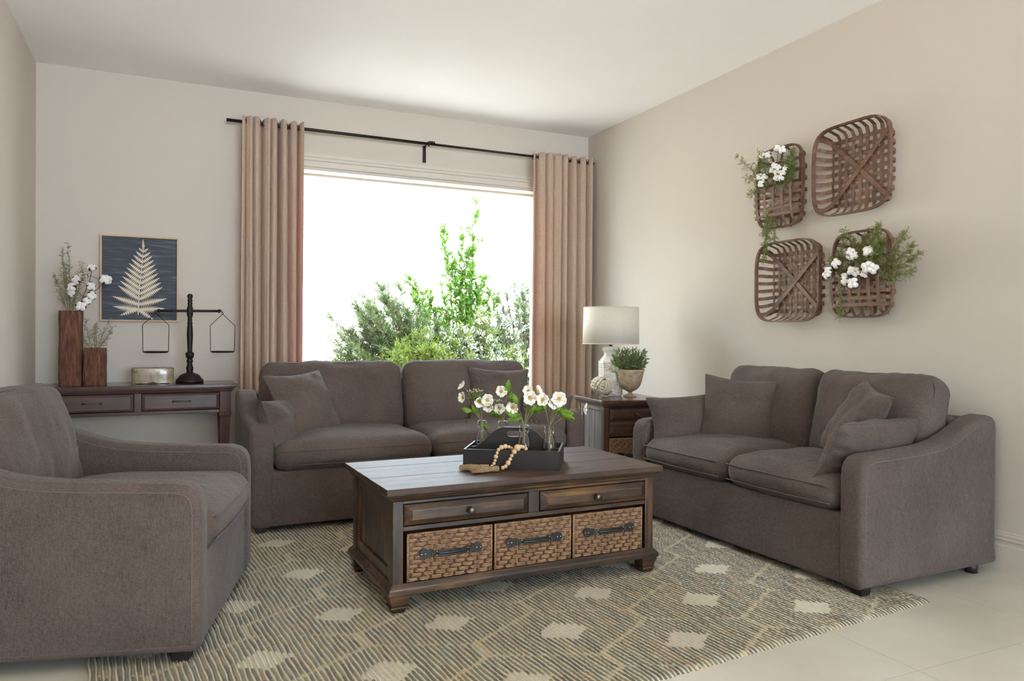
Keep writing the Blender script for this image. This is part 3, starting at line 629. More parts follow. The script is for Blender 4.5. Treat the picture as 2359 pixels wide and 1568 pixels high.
# ------------------------------------------------------------------ coffee table
ct_ = thing('coffee_table', 'low brown wood coffee table with two drawers and three wicker baskets', 'table', (1.4095, 3.137, .006), math.radians(1.4))
HX, HY = .625, .310; TZ = .497
npl = 8; pw = .68/npl
for k in range(npl):
    dz = .0004*((k*7) % 3); MB().box(-.657, .657, -.34+pw*k+.0004, -.34+pw*(k+1)-.0004, TZ-.022, TZ-dz).build('plank', 'table_top_wood', ct_, .0012, 1)
rect_ring([(.031, TZ-.022), (.031, TZ-.024), (.020, TZ-.030), (.018, TZ-.036), (.013, TZ-.040), (.010, TZ-.049), (.002, TZ-.054), (0, TZ-.056)], HX, HY).build('cornice', 'table_wood', ct_)
zt = TZ-.055
for sx in (-1, 1):
    for y0, y1 in ((-HY, -HY+.05), (HY-.05, HY)): MB().box(min(sx*HX, sx*(HX-.044)), max(sx*HX, sx*(HX-.044)), y0, y1, .115, zt).build('post', 'table_wood_upright', ct_, .003)
    side_panel(ct_, sx*(HX-.006), -HY+.045, HY-.045, .115, zt, sx, 'table_wood_upright', 5)
xi = HX-.044
MB().box(-xi, xi, -HY+.004, -HY+.03, zt-.012, zt).build('rail', 'table_wood', ct_, .001); MB().box(-xi, xi, -HY+.002, HY-.02, .322, .340).build('rail', 'table_wood', ct_, .002)
MB().box(-.026, .026, -HY+.003, -HY+.03, .34, zt-.012).build('stile', 'table_wood_upright', ct_, .002)
MB().box(-xi, xi, HY-.02, HY-.006, .115, zt).build('back_panel', 'table_wood', ct_); MB().box(-xi, xi, -HY+.07, HY-.03, .34, .345).build('drawer_floor', 'shadow_gap', ct_)
for s_ in (-1, 1):
    x0, x1 = (-xi+.003, -.029) if s_ < 0 else (.029, xi-.003); d = panel_drawer(ct_, x0, x1, .344, zt-.015, -HY+.004, 'table_wood', .020, .03); knob(d, (x0+x1)/2, -HY-.015, .386, .0155)
rect_ring([(.016, .075), (.019, .078), (.019, .092), (.016, .096), (.014, .101), (.009, .107), (.004, .112), (0, .117)], HX, HY).build('plinth', 'table_wood', ct_)
for sx in (-1, 1):
    for sy in (-1, 1):
        b = MB(); c = (sx*(HX-.027), sy*(HY-.027)); b.frustum(.041, .041, .064, .0755, c); b.frustum(.030, .040, .030, .064, c); b.frustum(.036, .036, .022, .030, c); b.frustum(.022, .031, .0, .022, c); b.build('leg', 'table_wood', ct_, .0015, 1)
def child_world(parent, lx, ly, lz): return Matrix.Translation(parent.location) @ Matrix.Rotation(parent.rotation_euler[2], 4, 'Z') @ Vector((lx, ly, lz))
for k, lab in enumerate(('left wicker basket under the coffee table with black leather handle', 'middle wicker basket under the coffee table with black leather handle', 'right wicker basket under the coffee table with black leather handle')):
    bw = .372; p = child_world(ct_, -xi+.013+(bw+.009)*(k+.5), -HY+.012, .117); wicker_basket(lab, p, ct_.rotation_euler[2], bw, .190, .5, 'wicker baskets under the coffee table')

# ------------------------------------------------------------------ console table
cs = thing('console_table', 'dark wood console table with two drawers against the back wall', 'table', (-.193, 5.78, 0), 0)
MB().box(-.63, .63, -.225, .225, .728, .75).build('top', 'dark_wood_top', cs, .004)
rect_ring([(.030, .728), (.030, .724), (.020, .720), (.018, .712), (.012, .708), (.010, .701), (0, .694)], .59, .19).build('cornice', 'dark_wood', cs)
for sx in (-1, 1):
    for sy in (-1, 1):
        c = (sx*.553, sy*.155); b = MB(); b.box(c[0]-.037, c[0]+.037, c[1]-.037, c[1]+.037, .548, .70); b.frustum(.041, .041, .528, .548, c); b.frustum(.034, .037, .515, .528, c); b.frustum(.020, .034, .055, .515, c); b.frustum(.027, .027, .03, .055, c); b.frustum(.018, .024, .0, .03, c); b.build('leg', 'dark_wood_upright', cs, .002, 1)
    MB().box(min(sx*.585, sx*.57), max(sx*.585, sx*.57), -.12, .12, .555, .70).build('side_apron', 'dark_wood', cs)
MB().box(-.516, .516, .165, .185, .555, .70).build('back_apron', 'dark_wood', cs)
MB().box(-.516, .516, -.19, -.165, .548, .572).build('rail', 'dark_wood', cs, .003); MB().box(-.516, .516, -.188, -.165, .693, .70).build('rail', 'dark_wood', cs); MB().box(-.022, .022, -.189, -.165, .57, .695).build('stile', 'dark_wood_upright', cs, .002)
MB().box(-.516, .516, -.14, .165, .556, .56).build('drawer_floor', 'shadow_gap', cs)
for s_ in (-1, 1):
    x0, x1 = (-.513, -.025) if s_ < 0 else (.025, .513); d = panel_drawer(cs, x0, x1, .576, .690, -.188, 'dark_wood', .012, .02)
    xc = (x0+x1)/2; MB().tube([(xc-.052, -.196, .634), (xc-.052, -.215, .636), (xc-.04, -.222, .637), (xc, -.224, .637), (xc+.04, -.222, .637), (xc+.052, -.215, .636), (xc+.052, -.196, .634)], .0042, 8).sphere((xc-.052, -.2, .635), .008, 8).sphere((xc+.052, -.2, .635), .008, 8).build('handle', 'pewter', d, fixn=False)

# ------------------------------------------------------------------ end table
et = thing('end_table', 'dark wood end table with drawers and a basket beside the loveseat', 'table', (3.05, 4.665, 0), math.radians(-9))
MB().box(-.268, .268, -.285, .285, .628, .65).build('top', 'dark_wood_top', et, .004)
rect_ring([(.026, .628), (.026, .625), (.017, .620), (.015, .612), (.008, .607), (0, .598)], .238, .255).build('cornice', 'dark_wood', et)
for sx in (-1, 1):
    for y0, y1 in ((-.255, -.205), (.205, .255)): MB().box(min(sx*.238, sx*.198), max(sx*.238, sx*.198), y0, y1, .10, .60).build('post', 'dark_wood_upright', et, .003)
    side_panel(et, sx*.234, -.21, .21, .10, .60, sx, 'weathered_wood', 3)
    for sy in (-1, 1): b = MB(); b.frustum(.022, .034, .02, .07, (sx*.21, sy*.22)); b.frustum(.018, .026, 0, .02, (sx*.21, sy*.22)); b.build('leg', 'dark_wood', et)
MB().box(-.2, .2, .235, .25, .1, .6).build('back_panel', 'dark_wood', et)
for z0, z1 in ((.592, .60), (.498, .506), (.392, .412)): MB().box(-.198, .198, -.252, .2 if z0 < .45 else -.23, z0, z1).build('rail', 'dark_wood', et, .001)
rect_ring([(.02, .07), (.024, .075), (.024, .09), (.012, .1), (0, .105)], .238, .255).build('plinth', 'dark_wood', et)
for z0, z1 in ((.509, .590), (.415, .496)):
    d = panel_drawer(et, -.195, .195, z0, z1, -.25, 'dark_wood', .016, .024); knob(d, .0, -.266, (z0+z1)/2, .012)
p = child_world(et, 0, -.245, .105); wicker_basket('wicker basket in the bottom of the end table behind the loveseat arm', p, et.rotation_euler[2], .385, .275, .44, None)

# ------------------------------------------------------------------ table lamp
lz = .65; lm = thing('table_lamp', 'white woven ceramic table lamp with a beige drum shade', 'lamp', (3.055, 4.81, lz), 0)
bp = [(.078, 0), (.083, .006), (.083, .03), (.084, .16), (.083, .255), (.078, .275), (.058, .297), (.050, .31), (.050, .325), (.054, .335), (.062, .345), (.064, .355), (.06, .366), (.048, .372), (.02, .376)]
b = MB().lathe(bp, 40)
base = b.build('base', 'ceramic_white', lm)
cb = MB()
for c in range(9):       # woven columns: stacked bowed cords between uprights
    a0 = 2*PI*c/9
    for k in range(17):
        z = .022+k*.0142; pts = [(.0845*math.cos(a0+.07+.56*j/5)*(1+.045*math.sin(PI*j/5)), .0845*math.sin(a0+.07+.56*j/5)*(1+.045*math.sin(PI*j/5)), z+.004*(j-2.5)/2.5*(1 if c % 2 else -1)) for j in range(6)]; cb.tube(pts, .0052, 5, scale=[.4, .9, 1, 1, .9, .4])
    cb.tube([(.086*math.cos(a0), .086*math.sin(a0), z) for z in (.015, .13, .265)], .006, 6)
for c in range(14): a0 = 2*PI*c/14; cb.sphere((.062*math.cos(a0), .062*math.sin(a0), .352+.004*(c % 2)), .009, 6)
cb.build('weave_relief', 'ceramic_white', base, fixn=False)
MB().lathe([(.012, .372), (.012, .43), (.018, .435), (.018, .45), (.005, .455), (.005, .66)], 14).build('stem', 'pewter', lm)
sh = MB().lathe([(.212, .392), (.214, .392), (.209, .672), (.207, .672)], 56, cap=False).build('lamp_shade', 'shade_linen', lm)
MB().lathe([(.211, .393), (.206, .671)], 56, cap=False).build('shade_lining', 'shade_lining', sh, fixn=False)
for z, r_ in ((.394, .213), (.670, .2085)): MB().tube([(r_*math.cos(2*PI*i/48), r_*math.sin(2*PI*i/48), z) for i in range(48)], .003, 6, closed=True).build('shade_rim', 'shade_linen', sh, fixn=False)
b = MB(); 
for k in range(3): a = 2*PI*k/3; b.tube([(0, 0, .655), (.206*math.cos(a), .206*math.sin(a), .665)], .0015, 5)
b.build('spider', 'pewter', sh, fixn=False)

# rope knot
rk = thing('rope_knot', 'round cream rope knot with a loop handle leaning at the lamp', 'decoration', (2.925, 4.735, lz+.083), 0)
rk.rotation_euler = (.3, .2, .5)
def strand(ax, off, R0=.064):
    pts = []
    for i in range(48):
        a = 2*PI*i/48; rr = math.sqrt(max(1e-4, R0*R0-off*off))+.0065*math.cos(2*a+(PI if ax % 2 else 0)); u, v = rr*math.cos(a), rr*math.sin(a)
        p = [0, 0, 0]; p[ax] = off; p[(ax+1) % 3] = u; p[(ax+2) % 3] = v; pts.append(p)
    sec = [(.0100*(1+.10*math.cos(3*th))*math.cos(th), .0100*(1+.13*math.cos(3*th))*math.sin(th)) for th in [2*PI*j/10 for j in range(10)]]
    return MB().sweep(pts, sec, closed=True, twist=90, up=Vector((.3, .5, .8)))
for ax in range(3):
    for off in (-.032, -.0107, .0107, .032): strand(ax, off).build('rope_strand', 'rope', rk, fixn=False)
MB().sphere((0, 0, 0), .054, 14).build('core', 'rope', rk)
sec = [(.0085*(1+.13*math.cos(3*th))*math.cos(th), .0085*(1+.13*math.cos(3*th))*math.sin(th)) for th in [2*PI*j/10 for j in range(10)]]
MB().sweep([(-.03, -.03, .055), (-.075, -.03, .05), (-.108, -.035, .01), (-.112, -.04, -.03), (-.095, -.05, -.062), (-.05, -.066, -.07), (0, -.074, -.062), (.03, -.076, -.035), (.04, -.07, -.01)], sec, twist=90).build('loop_handle', 'rope', rk, fixn=False)

# potted plant
pp = thing('potted_plant', 'green leafy plant in a footed stone urn next to the lamp', 'plant', (3.135, 4.665, lz), 0)
MB().lathe([(.050, 0), (.051, .004), (.038, .010), (.018, .022), (.014, .032), (.022, .040), (.050, .054), (.072, .078), (.085, .11), (.094, .15), (.102, .185), (.109, .205), (.105, .206), (.094, .17), (.08, .16), (.0001, .158)], 36).build('urn', 'stone_pot', pp)
r = np.random.RandomState(4); P = []; Dv = []; b = MB()
for k in range(120):
    th = r.rand()*2*PI; el = .35+.65*r.rand(); d = np.array([math.cos(th)*(1-el**2)**.5*.75, math.sin(th)*(1-el**2)**.5*.75, el*1.0+.25]); d /= np.linalg.norm(d); root = np.array([d[0]*.06, d[1]*.06, .17]); L_ = .07+.07*r.rand()+(.05 if d[2] > .8 else 0)
    b.tube([root, root+d*L_], .0015, 4)
    for j in range(9): u = .35+.65*j/8; P.append(root+d*L_*u); Dv.append(d+r.normal(size=3)*.6)
b.build('stems', 'stem_green', pp, fixn=False); leaf_cloud('leaves', 'pot_green', pp, P, Dv, .036, .012, 5)
P = []; Dv = []; b = MB()
for k in range(14):
    d = np.array([-.85, -.25+.5*r.rand(), .1+.5*r.rand()]); root = np.array([-.08, 0, .19]); b.tube([root, root+d*.09], .001, 4)
    for j in range(8): P.append(root+d*.09*(.3+.7*j/7)); Dv.append(d+r.normal(size=3)*.7)
leaf_cloud('pale_sprig', 'umbel', pp, P, Dv, .016, .007, 6)

# ------------------------------------------------------------------ greenery, cotton
def sprig(name, label, root, dirs, parent=None, mt='fern_green', group=None, L=.012, Wd=.003, dens=60, seed=1, cat='greenery', curl=.0, tw=.06):
    """feathery asparagus fern sprig; dirs list of (direction, length)"""
    t = thing(name, label, cat, root, 0, group) if parent is None else parent; r = np.random.RandomState(seed); b = MB(); P = []; Dv = []
    for d, l in dirs:
        d = np.array(d, float); d /= np.linalg.norm(d); side = r.normal(size=3)*.25; side[2] -= curl
        def pt(u): return d*l*u+side*l*u*u*.5
        b.tube([pt(u) for u in np.linspace(0, 1, 7)], .0016, 4, scale=[1.3-.15*i for i in range(7)])
        nt = int(dens*l/.3)
        for k in range(nt):
            u = .2+.8*r.rand(); p = pt(u); td = d*.6+r.normal(size=3)*.6; td /= np.linalg.norm(td); tl_ = tw*(1.2-u*.8)*(.5+.8*r.rand()); b.tube([p, p+td*tl_], .0006, 3)
            for j in range(7): P.append(p+td*tl_*(.2+.8*j/6)); Dv.append(td+r.normal(size=3)*.8)
    b.build('stem', 'stem_green', t, fixn=False); leaf_cloud('leaves', mt, t, P, Dv, L, Wd, seed, None); return t
BOLL = []
def boll(parent, M, s_=1.0):
    if not BOLL:
        b = MB()
        for k in range(4):
            a = 2*PI*k/4+.4; b.sphere((.011*math.cos(a), .011*math.sin(a), .010), .0135, 8, (1, 1, 1.05))
        b.v = [tuple(Vector(v)+Vector(v).normalized()*.0025*noise.noise(Vector(v)*160)) for v in b.v]; o = b.build('boll', 'cotton', parent, weld=True)
        c = MB()
        for k in range(4):
            a = 2*PI*k/4+.4+PI/4; n_ = 5; pts = [(.004, -.008), (.014, -.006), (.0225, .004), (.0235, .014), (.019, .022)]; ws = [.003, .008, .007, .004, .0005]
            vs = []
            for (rr, z), w2 in zip(pts, ws): vs += [(rr*math.cos(a)-w2*math.sin(a), rr*math.sin(a)+w2*math.cos(a), z), (rr*math.cos(a)+w2*math.sin(a), rr*math.sin(a)-w2*math.cos(a), z)]
            c.add(vs, [(2*i, 2*i+1, 2*i+3, 2*i+2) for i in range(4)], True)
        q = c.build('bract', 'bract', o, fixn=False); BOLL.append(o); o.matrix_basis = M @ Matrix.Scale(s_, 4); return o
    o = inst(BOLL[0], parent, mtx=M @ Matrix.Scale(s_, 4))
    for ch in BOLL[0].children: inst(ch, o)
    return o
def cotton_stem(label, root, pts, bolls, group=None):
    """pts: stem polyline (local), bolls: (pos, dir, scale)"""
    t = thing('cotton_stem', label, 'dried flower', root, 0, group); b = MB(); b.tube(pts, .0022, 6)
    for p, d, s_ in bolls:
        q = min(pts, key=lambda c: (Vector(c)-Vector(p)).length+.3*max(0, c[2]-p[2])); b.tube([q, (Vector(q)+Vector(p))/2+Vector((0, 0, -.004)), Vector(p)-Vector(d).normalized()*.006], .0014, 5)
    b.build('stem', 'stem_brown', t, fixn=False)
    for i, (p, d, s_) in enumerate(bolls): boll(t, aim(p, d, i*.7), s_)
    return t

# ------------------------------------------------------------------ console ornaments
def bark_vase(label, loc, w_, h_, seed):
    t = thing('bark_vase', label, 'vase', loc, math.radians(-2)); hw = w_/2; b = MB(); N = 6; hz = 30; per = []
    for i in range(4):
        for j in range(N): s_ = -1+2*j/N; per.append([(s_, -1), (1, s_), (-s_, 1), (-1, -s_)][i])
    n_ = len(per)
    def pos(k, z, ins=0):
        a, c = per[k % n_]; rr = (abs(a)**9+abs(c)**9)**(1/9.); x, y = a/rr*(hw-ins), c/rr*(hw-ins); q = noise.noise(Vector((x*30, y*30, z*9+seed)))*.0035+noise.noise(Vector((x*90, y*90, z*14+seed)))*.0018
        return (x*(1+q/hw), y*(1+q/hw), z)
    vs = [pos(k, h_*i/hz+(0 if 0 < i < hz else .003*noise.noise(Vector((k*.7, seed, i))) if i else 0)) for i in range(hz+1) for k in range(n_)]
    vs += [pos(k, h_-.001, .010) for k in range(n_)]+[pos(k, h_-.06, .012) for k in range(n_)]; R2 = hz+3
    fs = [(i*n_+k, i*n_+(k+1) % n_, (i+1)*n_+(k+1) % n_, (i+1)*n_+k) for i in range(R2-1) for k in range(n_)]
    b.add(vs, fs, True); b.add([vs[(R2-1)*n_+k] for k in range(n_)], [tuple(range(n_))]); b.add([vs[k] for k in range(n_)], [tuple(range(n_-1, -1, -1))]); b.build('body', 'bark', t); return t
bark_vase('tall square bark vase on the console table', (-.601, 5.78, .75), .132, .50, 1)
bark_vase('short square bark vase right of the tall one', (-.458, 5.78, .75), .130, .25, 6)
sprig('fern_sprig', 'tall feathery green sprig in the tall bark vase', (-.61, 5.78, 1.19), [((-.02, 0, 1), .50), ((-.16, 0, 1), .46), ((.14, 0, 1), .36), ((-.30, .1, 1), .36), ((.26, -.1, 1), .34), ((.05, .1, 1), .42)], mt='sage_green', dens=40, seed=2, L=.012, Wd=.0035, tw=.05)
sprig('fern_sprig', 'low feathery green sprig in the short bark vase', (-.458, 5.78, .96), [((-.5, 0, 1), .26), ((-.15, 0, 1), .22), ((.3, 0, 1), .26), ((.55, 0, 1), .26), ((.1, .1, 1), .2), ((-.35, 0, .5), .2)], mt='sage_green', dens=34, seed=3, L=.011, Wd=.0032, tw=.045)
cotton_stem('cotton stems with eight white bolls leaning right in the tall bark vase', (-.57, 5.77, 1.19), [(0, 0, 0), (.015, 0, .08), (.04, -.01, .16), (.07, -.01, .24), (.085, -.01, .30), (.09, -.01, .34)],
            [((.09, -.01, .345), (0, -.7, 1), 1.25), ((.045, -.02, .285), (-.4, -.8, .5), 1.35), ((.01, -.02, .265), (-.5, -.8, .3), 1.3), ((-.015, -.02, .215), (-.8, -.7, .2), 1.4), ((-.02, -.02, .18), (-.6, -.8, -.2), 1.1), ((.08, -.02, .225), (.6, -.8, .2), 1.3), ((.085, -.02, .165), (.5, -.8, -.1), 1.3), ((.03, -.03, .09), (0, -1, .1), 1.4), ((.06, -.02, .13), (.4, -.9, 0), 1.2), ((.165, -.02, .27), (.3, -.8, .4), 1.45)])
cotton_stem('single cotton branch reaching right over the picture frame', (-.57, 5.78, 1.19), [(0, 0, 0), (.03, 0, .09), (.08, 0, .17), (.14, 0, .23), (.17, 0, .265)], [((.175, -.01, .275), (.6, -.8, .2), 1.4)])
# ceramic dish
t = thing('ceramic_bowl', 'mottled grey ceramic planter dish with notched foot on the console', 'bowl', (-.105, 5.78, .75), 0)
b = MB(); n_ = 64; lv_ = [(0, 0), (.0, .004), (.0, .022), (.001, .06), (.002, .104), (.0, .110), (-.006, .112), (-.012, .108), (-.013, .05), (-.013, .03)]
def ov(k, o_, z):
    a = 2*PI*k/n_; ca, sa = math.cos(a), math.sin(a); rr = (abs(ca)**4+abs(sa)**4)**(-.25); x = (.133+o_)*ca*rr; y = (.062+o_)*sa*rr
    if z < .01:
        arch = max(0, 1-(abs(x)/.030)**2)**.5*.016+max(0, 1-((abs(x)-.07)/.035)**2 if abs(abs(x)-.07) < .035 else 0)**.5*.006; z = z+arch*(1 if abs(y) > .03 else .3)
    return (x, y, z)
vs = [ov(k, o_, z) for o_, z in lv_ for k in range(n_)]; b.add(vs, [(i*n_+k, i*n_+(k+1) % n_, (i+1)*n_+(k+1) % n_, (i+1)*n_+k) for i in range(len(lv_)-1) for k in range(n_)], True)
b.add([vs[(len(lv_)-1)*n_+k] for k in range(n_)], [tuple(range(n_))]); b.add([(x, y, .022) for x, y, z in vs[:n_]], [tuple(range(n_-1, -1, -1))]); b.build('body', 'ceramic_glaze', t)
# balance scale
t = thing('balance_scale', 'black turned wood balance scale with two hanging wire pans', 'scale', (.132, 5.76, .75), 0)
MB().lathe([(.092, 0), (.092, .02), (.086, .03), (.076, .036), (.07, .05), (.055, .062), (.035, .07), (.023, .074), (.021, .085), (.024, .1), (.024, .11), (.019, .125), (.016, .14), (.022, .152), (.022, .16), (.016, .172), (.024, .18), (.027, .19), (.029, .208), (.029, .216), (.02, .218), (.016, .225), (.018, .28), (.021, .34), (.019, .385), (.016, .42), (.018, .424), (.018, .43), (.014, .436), (.016, .445), (.016, .452), (.013, .46), (.019, .48), (.021, .50), (.021, .53), (.015, .548), (.014, .556), (.018, .566), (.013, .576), (.018, .588), (.013, .6), (.018, .61), (.019, .622), (.012, .634), (.0001, .636)], 28).build('column', 'iron', t)
MB().tube([(-.2, 0, .510), (-.1, 0, .512), (0, 0, .514), (.1, 0, .515), (.195, 0, .516)], .0095, 10).sphere((-.2, 0, .51), .014, 8).sphere((.195, 0, .516), .014, 8).tube([(-.2, 0, .51), (-.222, 0, .515), (-.226, 0, .505), (-.218, 0, .5)], .003, 6).tube([(.195, 0, .516), (.212, 0, .522), (.216, 0, .512), (.212, 0, .503)], .003, 6).build('beam', 'iron', t, fixn=False)
for x, dz in ((-.219, 0), (.218, 0)):
    h = MB(); zt_ = .495; h.tube([(x, 0, zt_), (x-.084, 0, .41), (x-.081, 0, .225)], .0026, 6).tube([(x, 0, zt_), (x+.084, 0, .41), (x+.081, 0, .225)], .0026, 6).tube([(x+.007*math.cos(a), 0, zt_+.005+.007*math.sin(a)) for a in [2*PI*i/12 for i in range(12)]], .002, 5, closed=True, up=Vector((0, 1, 0)))
    hg = h.build('pan_hanger', 'iron', t, fixn=False); MB().lathe([(.0001, .214), (.07, .215), (.08, .219), (.084, .226), (.082, .227), (.076, .222), (.0001, .219)], 32, Matrix.Translation((x, 0, 0))).build('pan', 'iron', hg)

# ------------------------------------------------------------------ framed fern picture
pf = thing('framed_picture', 'framed pale fern leaf on navy board in a thin light wood frame', 'picture', (-.196, D-.004, 1.4975), 0)
hw, hh_ = .255, .31
MB().box(-hw+.01, hw-.01, -.012, -.001, -hh_+.01, hh_-.01).build('board', 'navy_board', pf)
for i, (x0, x1, z0, z1) in enumerate(((-hw, -hw+.011, -hh_, hh_), (hw-.011, hw, -hh_, hh_), (-hw+.011, hw-.011, hh_-.011, hh_), (-hw+.011, hw-.011, -hh_, -hh_+.011))): MB().box(x0, x1, -.032, 0, z0, z1).build('frame_rail', 'pale_wood', pf, .001, 1)
def frond(parent, base, ang, L_, wd, teeth, name='pinna'):
    pts = []
    for sgn in (1, -1):
        row = []
        for i in range(teeth+1):
            u = i/teeth; env = wd*math.sin(PI*min(1, .12+u*.88))**.7*(1-u)**.35+.001
            row.append((L_*u, sgn*env)); 
            if i < teeth: row.append((L_*(u+.55/teeth), sgn*env*.10))
        pts += row if sgn > 0 else row[::-1]
    ca, sa = math.cos(ang), math.sin(ang); n_ = len(pts); b = MB(); c2 = n_//2
    top = [(base[0]+x*ca-z*sa, -.0145-.002*abs(z)/wd, base[1]+x*sa+z*ca) for x, z in pts]; b.add(top, [(i, i+1, n_-2-i, n_-1-i) for i in range(c2-1)])
    o = b.build(name, 'paper', parent, fixn=True); sm = o.modifiers.new('t', 'SOLIDIFY'); sm.thickness = .0016; return o
fl = bpy.data.objects.new('fern_leaf', None); COL.objects.link(fl); fl.parent = pf
MB().tube([(-.012, -.0150, -.262), (-.006, -.0155, -.1), (.012, -.0155, .1), (.024, -.015, .25)], .003, 6, scale=[1.5, 1.3, .9, .4]).build('rachis', 'paper', fl, fixn=False)
pn = 13
for i in range(pn):
    u = i/(pn-1); z = -.225+.46*u; x = -.010+.032*u+.002; L_ = (.19*(1-u)**.72*(.86 if i == 0 else 1)+.012); wd = .027*(1-u)**.5+.004
    for s_ in (-1, 1):
        up_ = .52+.2*u if i > 1 else .08+.18*i; ang = up_ if s_ > 0 else PI-up_-.05; frond(fl, (x, z), ang, L_*(.96 if s_ < 0 else 1), wd, max(5, int(14*(1-u)+4)))
frond(fl, (.021, .215), PI/2+.02, .075, .012, 7)
frond(fl, (-.008, -.225), -.62, .12, .024, 9); frond(fl, (-.010, -.215), PI+.42, .13, .024, 9)

# ------------------------------------------------------------------ wall baskets (tobacco baskets) on the right wall
def rim_pt(a, hy, hz, n_=4.6):
    c, s_ = math.cos(a), math.sin(a); rr = (abs(c)**n_+abs(s_)**n_)**(-1/n_); return hy*c*rr, hz*s_*rr
def span(t_, hy, hz, n_=4.6): return hy*max(0, 1-abs(t_/hz)**n_)**(1/n_)
def slat(parent, pts, w_, along_y, mt, name='slat', th=.0022):
    """flat strip through pts (depth, y, z)"""
    sec = [(-w_/2, -th/2), (w_/2, -th/2), (w_/2, th/2), (-w_/2, th/2)]
    up = Vector((1, 0, 0)); return MB().sweep(pts, sec, up=up, smooth=False).build(name, mt, parent, fixn=False)
def wall_basket(label, cy, cz, w_, h_, nh, nv, sw, depth, xbraces=True, pocket=None, group='woven wall baskets'):
    """local x=0 at wall, -x into room"""
    t = thing('woven_basket', label, 'basket', (RW-.006, cy, cz), 0, group); hy, hz = w_/2, h_/2; ins = depth*.55
    for k in range(nh):       # horizontal slats
        z = hz*.90*(-1+2*(k+.5)/nh); zf = z*(hz-ins*.5)/hz; e = span(z, hy, hz)-.004; f = e-ins; pts = []
        pts += [(-depth, e, z), (-depth*.62, e-.010, z*.995), (-depth*.28, e-ins*.45, (z+zf)/2), (-.012, f, zf)]
        m_ = 2*nv
        for j in range(m_+1): y = f-2*f*j/m_; pts.append((-.012-(.0045 if (j//2+k) % 2 else 0), y, zf))
        pts += [(-depth*.28, -(e-ins*.45), (z+zf)/2), (-depth*.62, -(e-.010), z*.995), (-depth, -e, z)]; slat(t, pts, sw, True, 'slat_wood')
    for k in range(nv):
        y = hy*.90*(-1+2*(k+.5)/nv); yf = y*(hy-ins*.5)/hy; e = span(y, hz, hy)-.004; f = e-ins; pts = [(-depth, y, e), (-depth*.62, y*.995, e-.010), (-depth*.28, (y+yf)/2, e-ins*.45), (-.014, yf, f)]
        m_ = 2*nh
        for j in range(m_+1): z = f-2*f*j/m_; pts.append((-.0145-(0 if (j//2+k) % 2 else .0045), yf, z))
        pts += [(-depth*.28, (y+yf)/2, -(e-ins*.45)), (-depth*.62, y*.995, -(e-.010)), (-depth, y, -e)]; slat(t, pts, sw, False, 'slat_wood_upright')
    if xbraces:
        for s_ in (-1, 1):
            ry, rz_ = rim_pt(math.atan2(hz, hy), hy-.006, hz-.006); q = 1-ins/hy*.95
            pts = [(-depth+.004, -s_*ry, rz_), (-depth*.55, -s_*ry*.95, rz_*.95), (-.03, -s_*ry*q*1.04, rz_*q*1.04), (-.024-.002*s_, 0, 0), (-.03, s_*ry*q*1.04, -rz_*q*1.04), (-depth*.55, s_*ry*.95, -rz_*.95), (-depth+.004, s_*ry, -rz_)]
            slat(t, pts, sw*1.15, True, 'slat_wood', 'cross_brace', .003)
    for dx, sc_ in ((0, 1.0), (.001, .975)):
        pts = []
        for i in range(72): a = 2*PI*i/72; y, z = rim_pt(a, hy*sc_, hz*sc_); pts.append((-depth+dx+.0, y, z))
        MB().sweep(pts, [(-.011, -.0022), (.011, -.0022), (.011, .0022), (-.011, .0022)], closed=True, up=Vector((0, 1, 0)), smooth=False).build('rim', 'slat_wood', t, fixn=False) if False else rim_band(t, pts)
    if pocket:
        top, npv, nph, pd = pocket; r_ = random.Random(int(cy*100))
        for k in range(npv):
            y = hy*.93*(-1+2*(k+.5)/npv); e = span(y, hz, hy)
            pts = [(-depth-pd-.002, y*1.01, top), (-depth-pd*1.05, y*1.01, top-.06), (-depth-pd*.98, y, -hz*.45), (-depth-pd*.7, y*.98, -hz*.78), (-depth-pd*.25, y*.96, -e*.97), (-depth*.6, y*.95, -e)]; slat(t, pts, sw*.95, False, 'slat_wood_upright', 'pocket_slat')
        for k in range(nph):
            z = top-.010-(top+hz*.82)*k/nph; e = span(z, hy, hz); pts = [(-depth, e, z), (-depth-pd*.62, e*.96, z), (-depth-pd*.9+.003, e*.72, z), (-depth-pd+.004, 0, z), (-depth-pd*.9+.003, -e*.72, z), (-depth-pd*.62, -e*.96, z), (-depth, -e, z)]
            slat(t, pts, sw*.95, True, 'slat_wood', 'pocket_slat')
    return t
def rim_band(parent, pts, hw=.0115, th=.0022):
    n_ = len(pts); b = MB(); vs = []
    for i, (x, y, z) in enumerate(pts):
        l = math.hypot(y, z); ny, nz = y/l, z/l
        vs += [(x-hw, y+ny*th, z+nz*th), (x+hw, y+ny*th, z+nz*th), (x+hw, y-ny*th, z-nz*th), (x-hw, y-ny*th, z-nz*th)]
    b.add(vs, [(4*i+j, 4*((i+1) % n_)+j, 4*((i+1) % n_)+(j+1) % 4, 4*i+(j+1) % 4) for i in range(n_) for j in range(4)]); return b.build('rim', 'slat_wood', parent, fixn=True)
wall_basket('largest woven wood basket, upper right of the four on the wall', 2.997, 2.06, .525, .515, 9, 9, .0225, .10)
wall_basket('medium woven wood basket, lower left of the four on the wall', 3.464, 1.45, .525, .505, 9, 9, .022, .10)
wall_basket('small upper left pocket basket holding cotton and fern sprigs', 3.552, 2.05, .387, .508, 6, 4, .021, .075, False, (.0, 5, 5, .055))
wall_basket('lower right pocket basket holding cotton and fern sprigs', 2.933, 1.457, .395, .485, 6, 4, .021, .075, False, (-.015, 6, 5, .06))
fg = 'fern sprigs in the wall baskets'
X1 = RW-.11
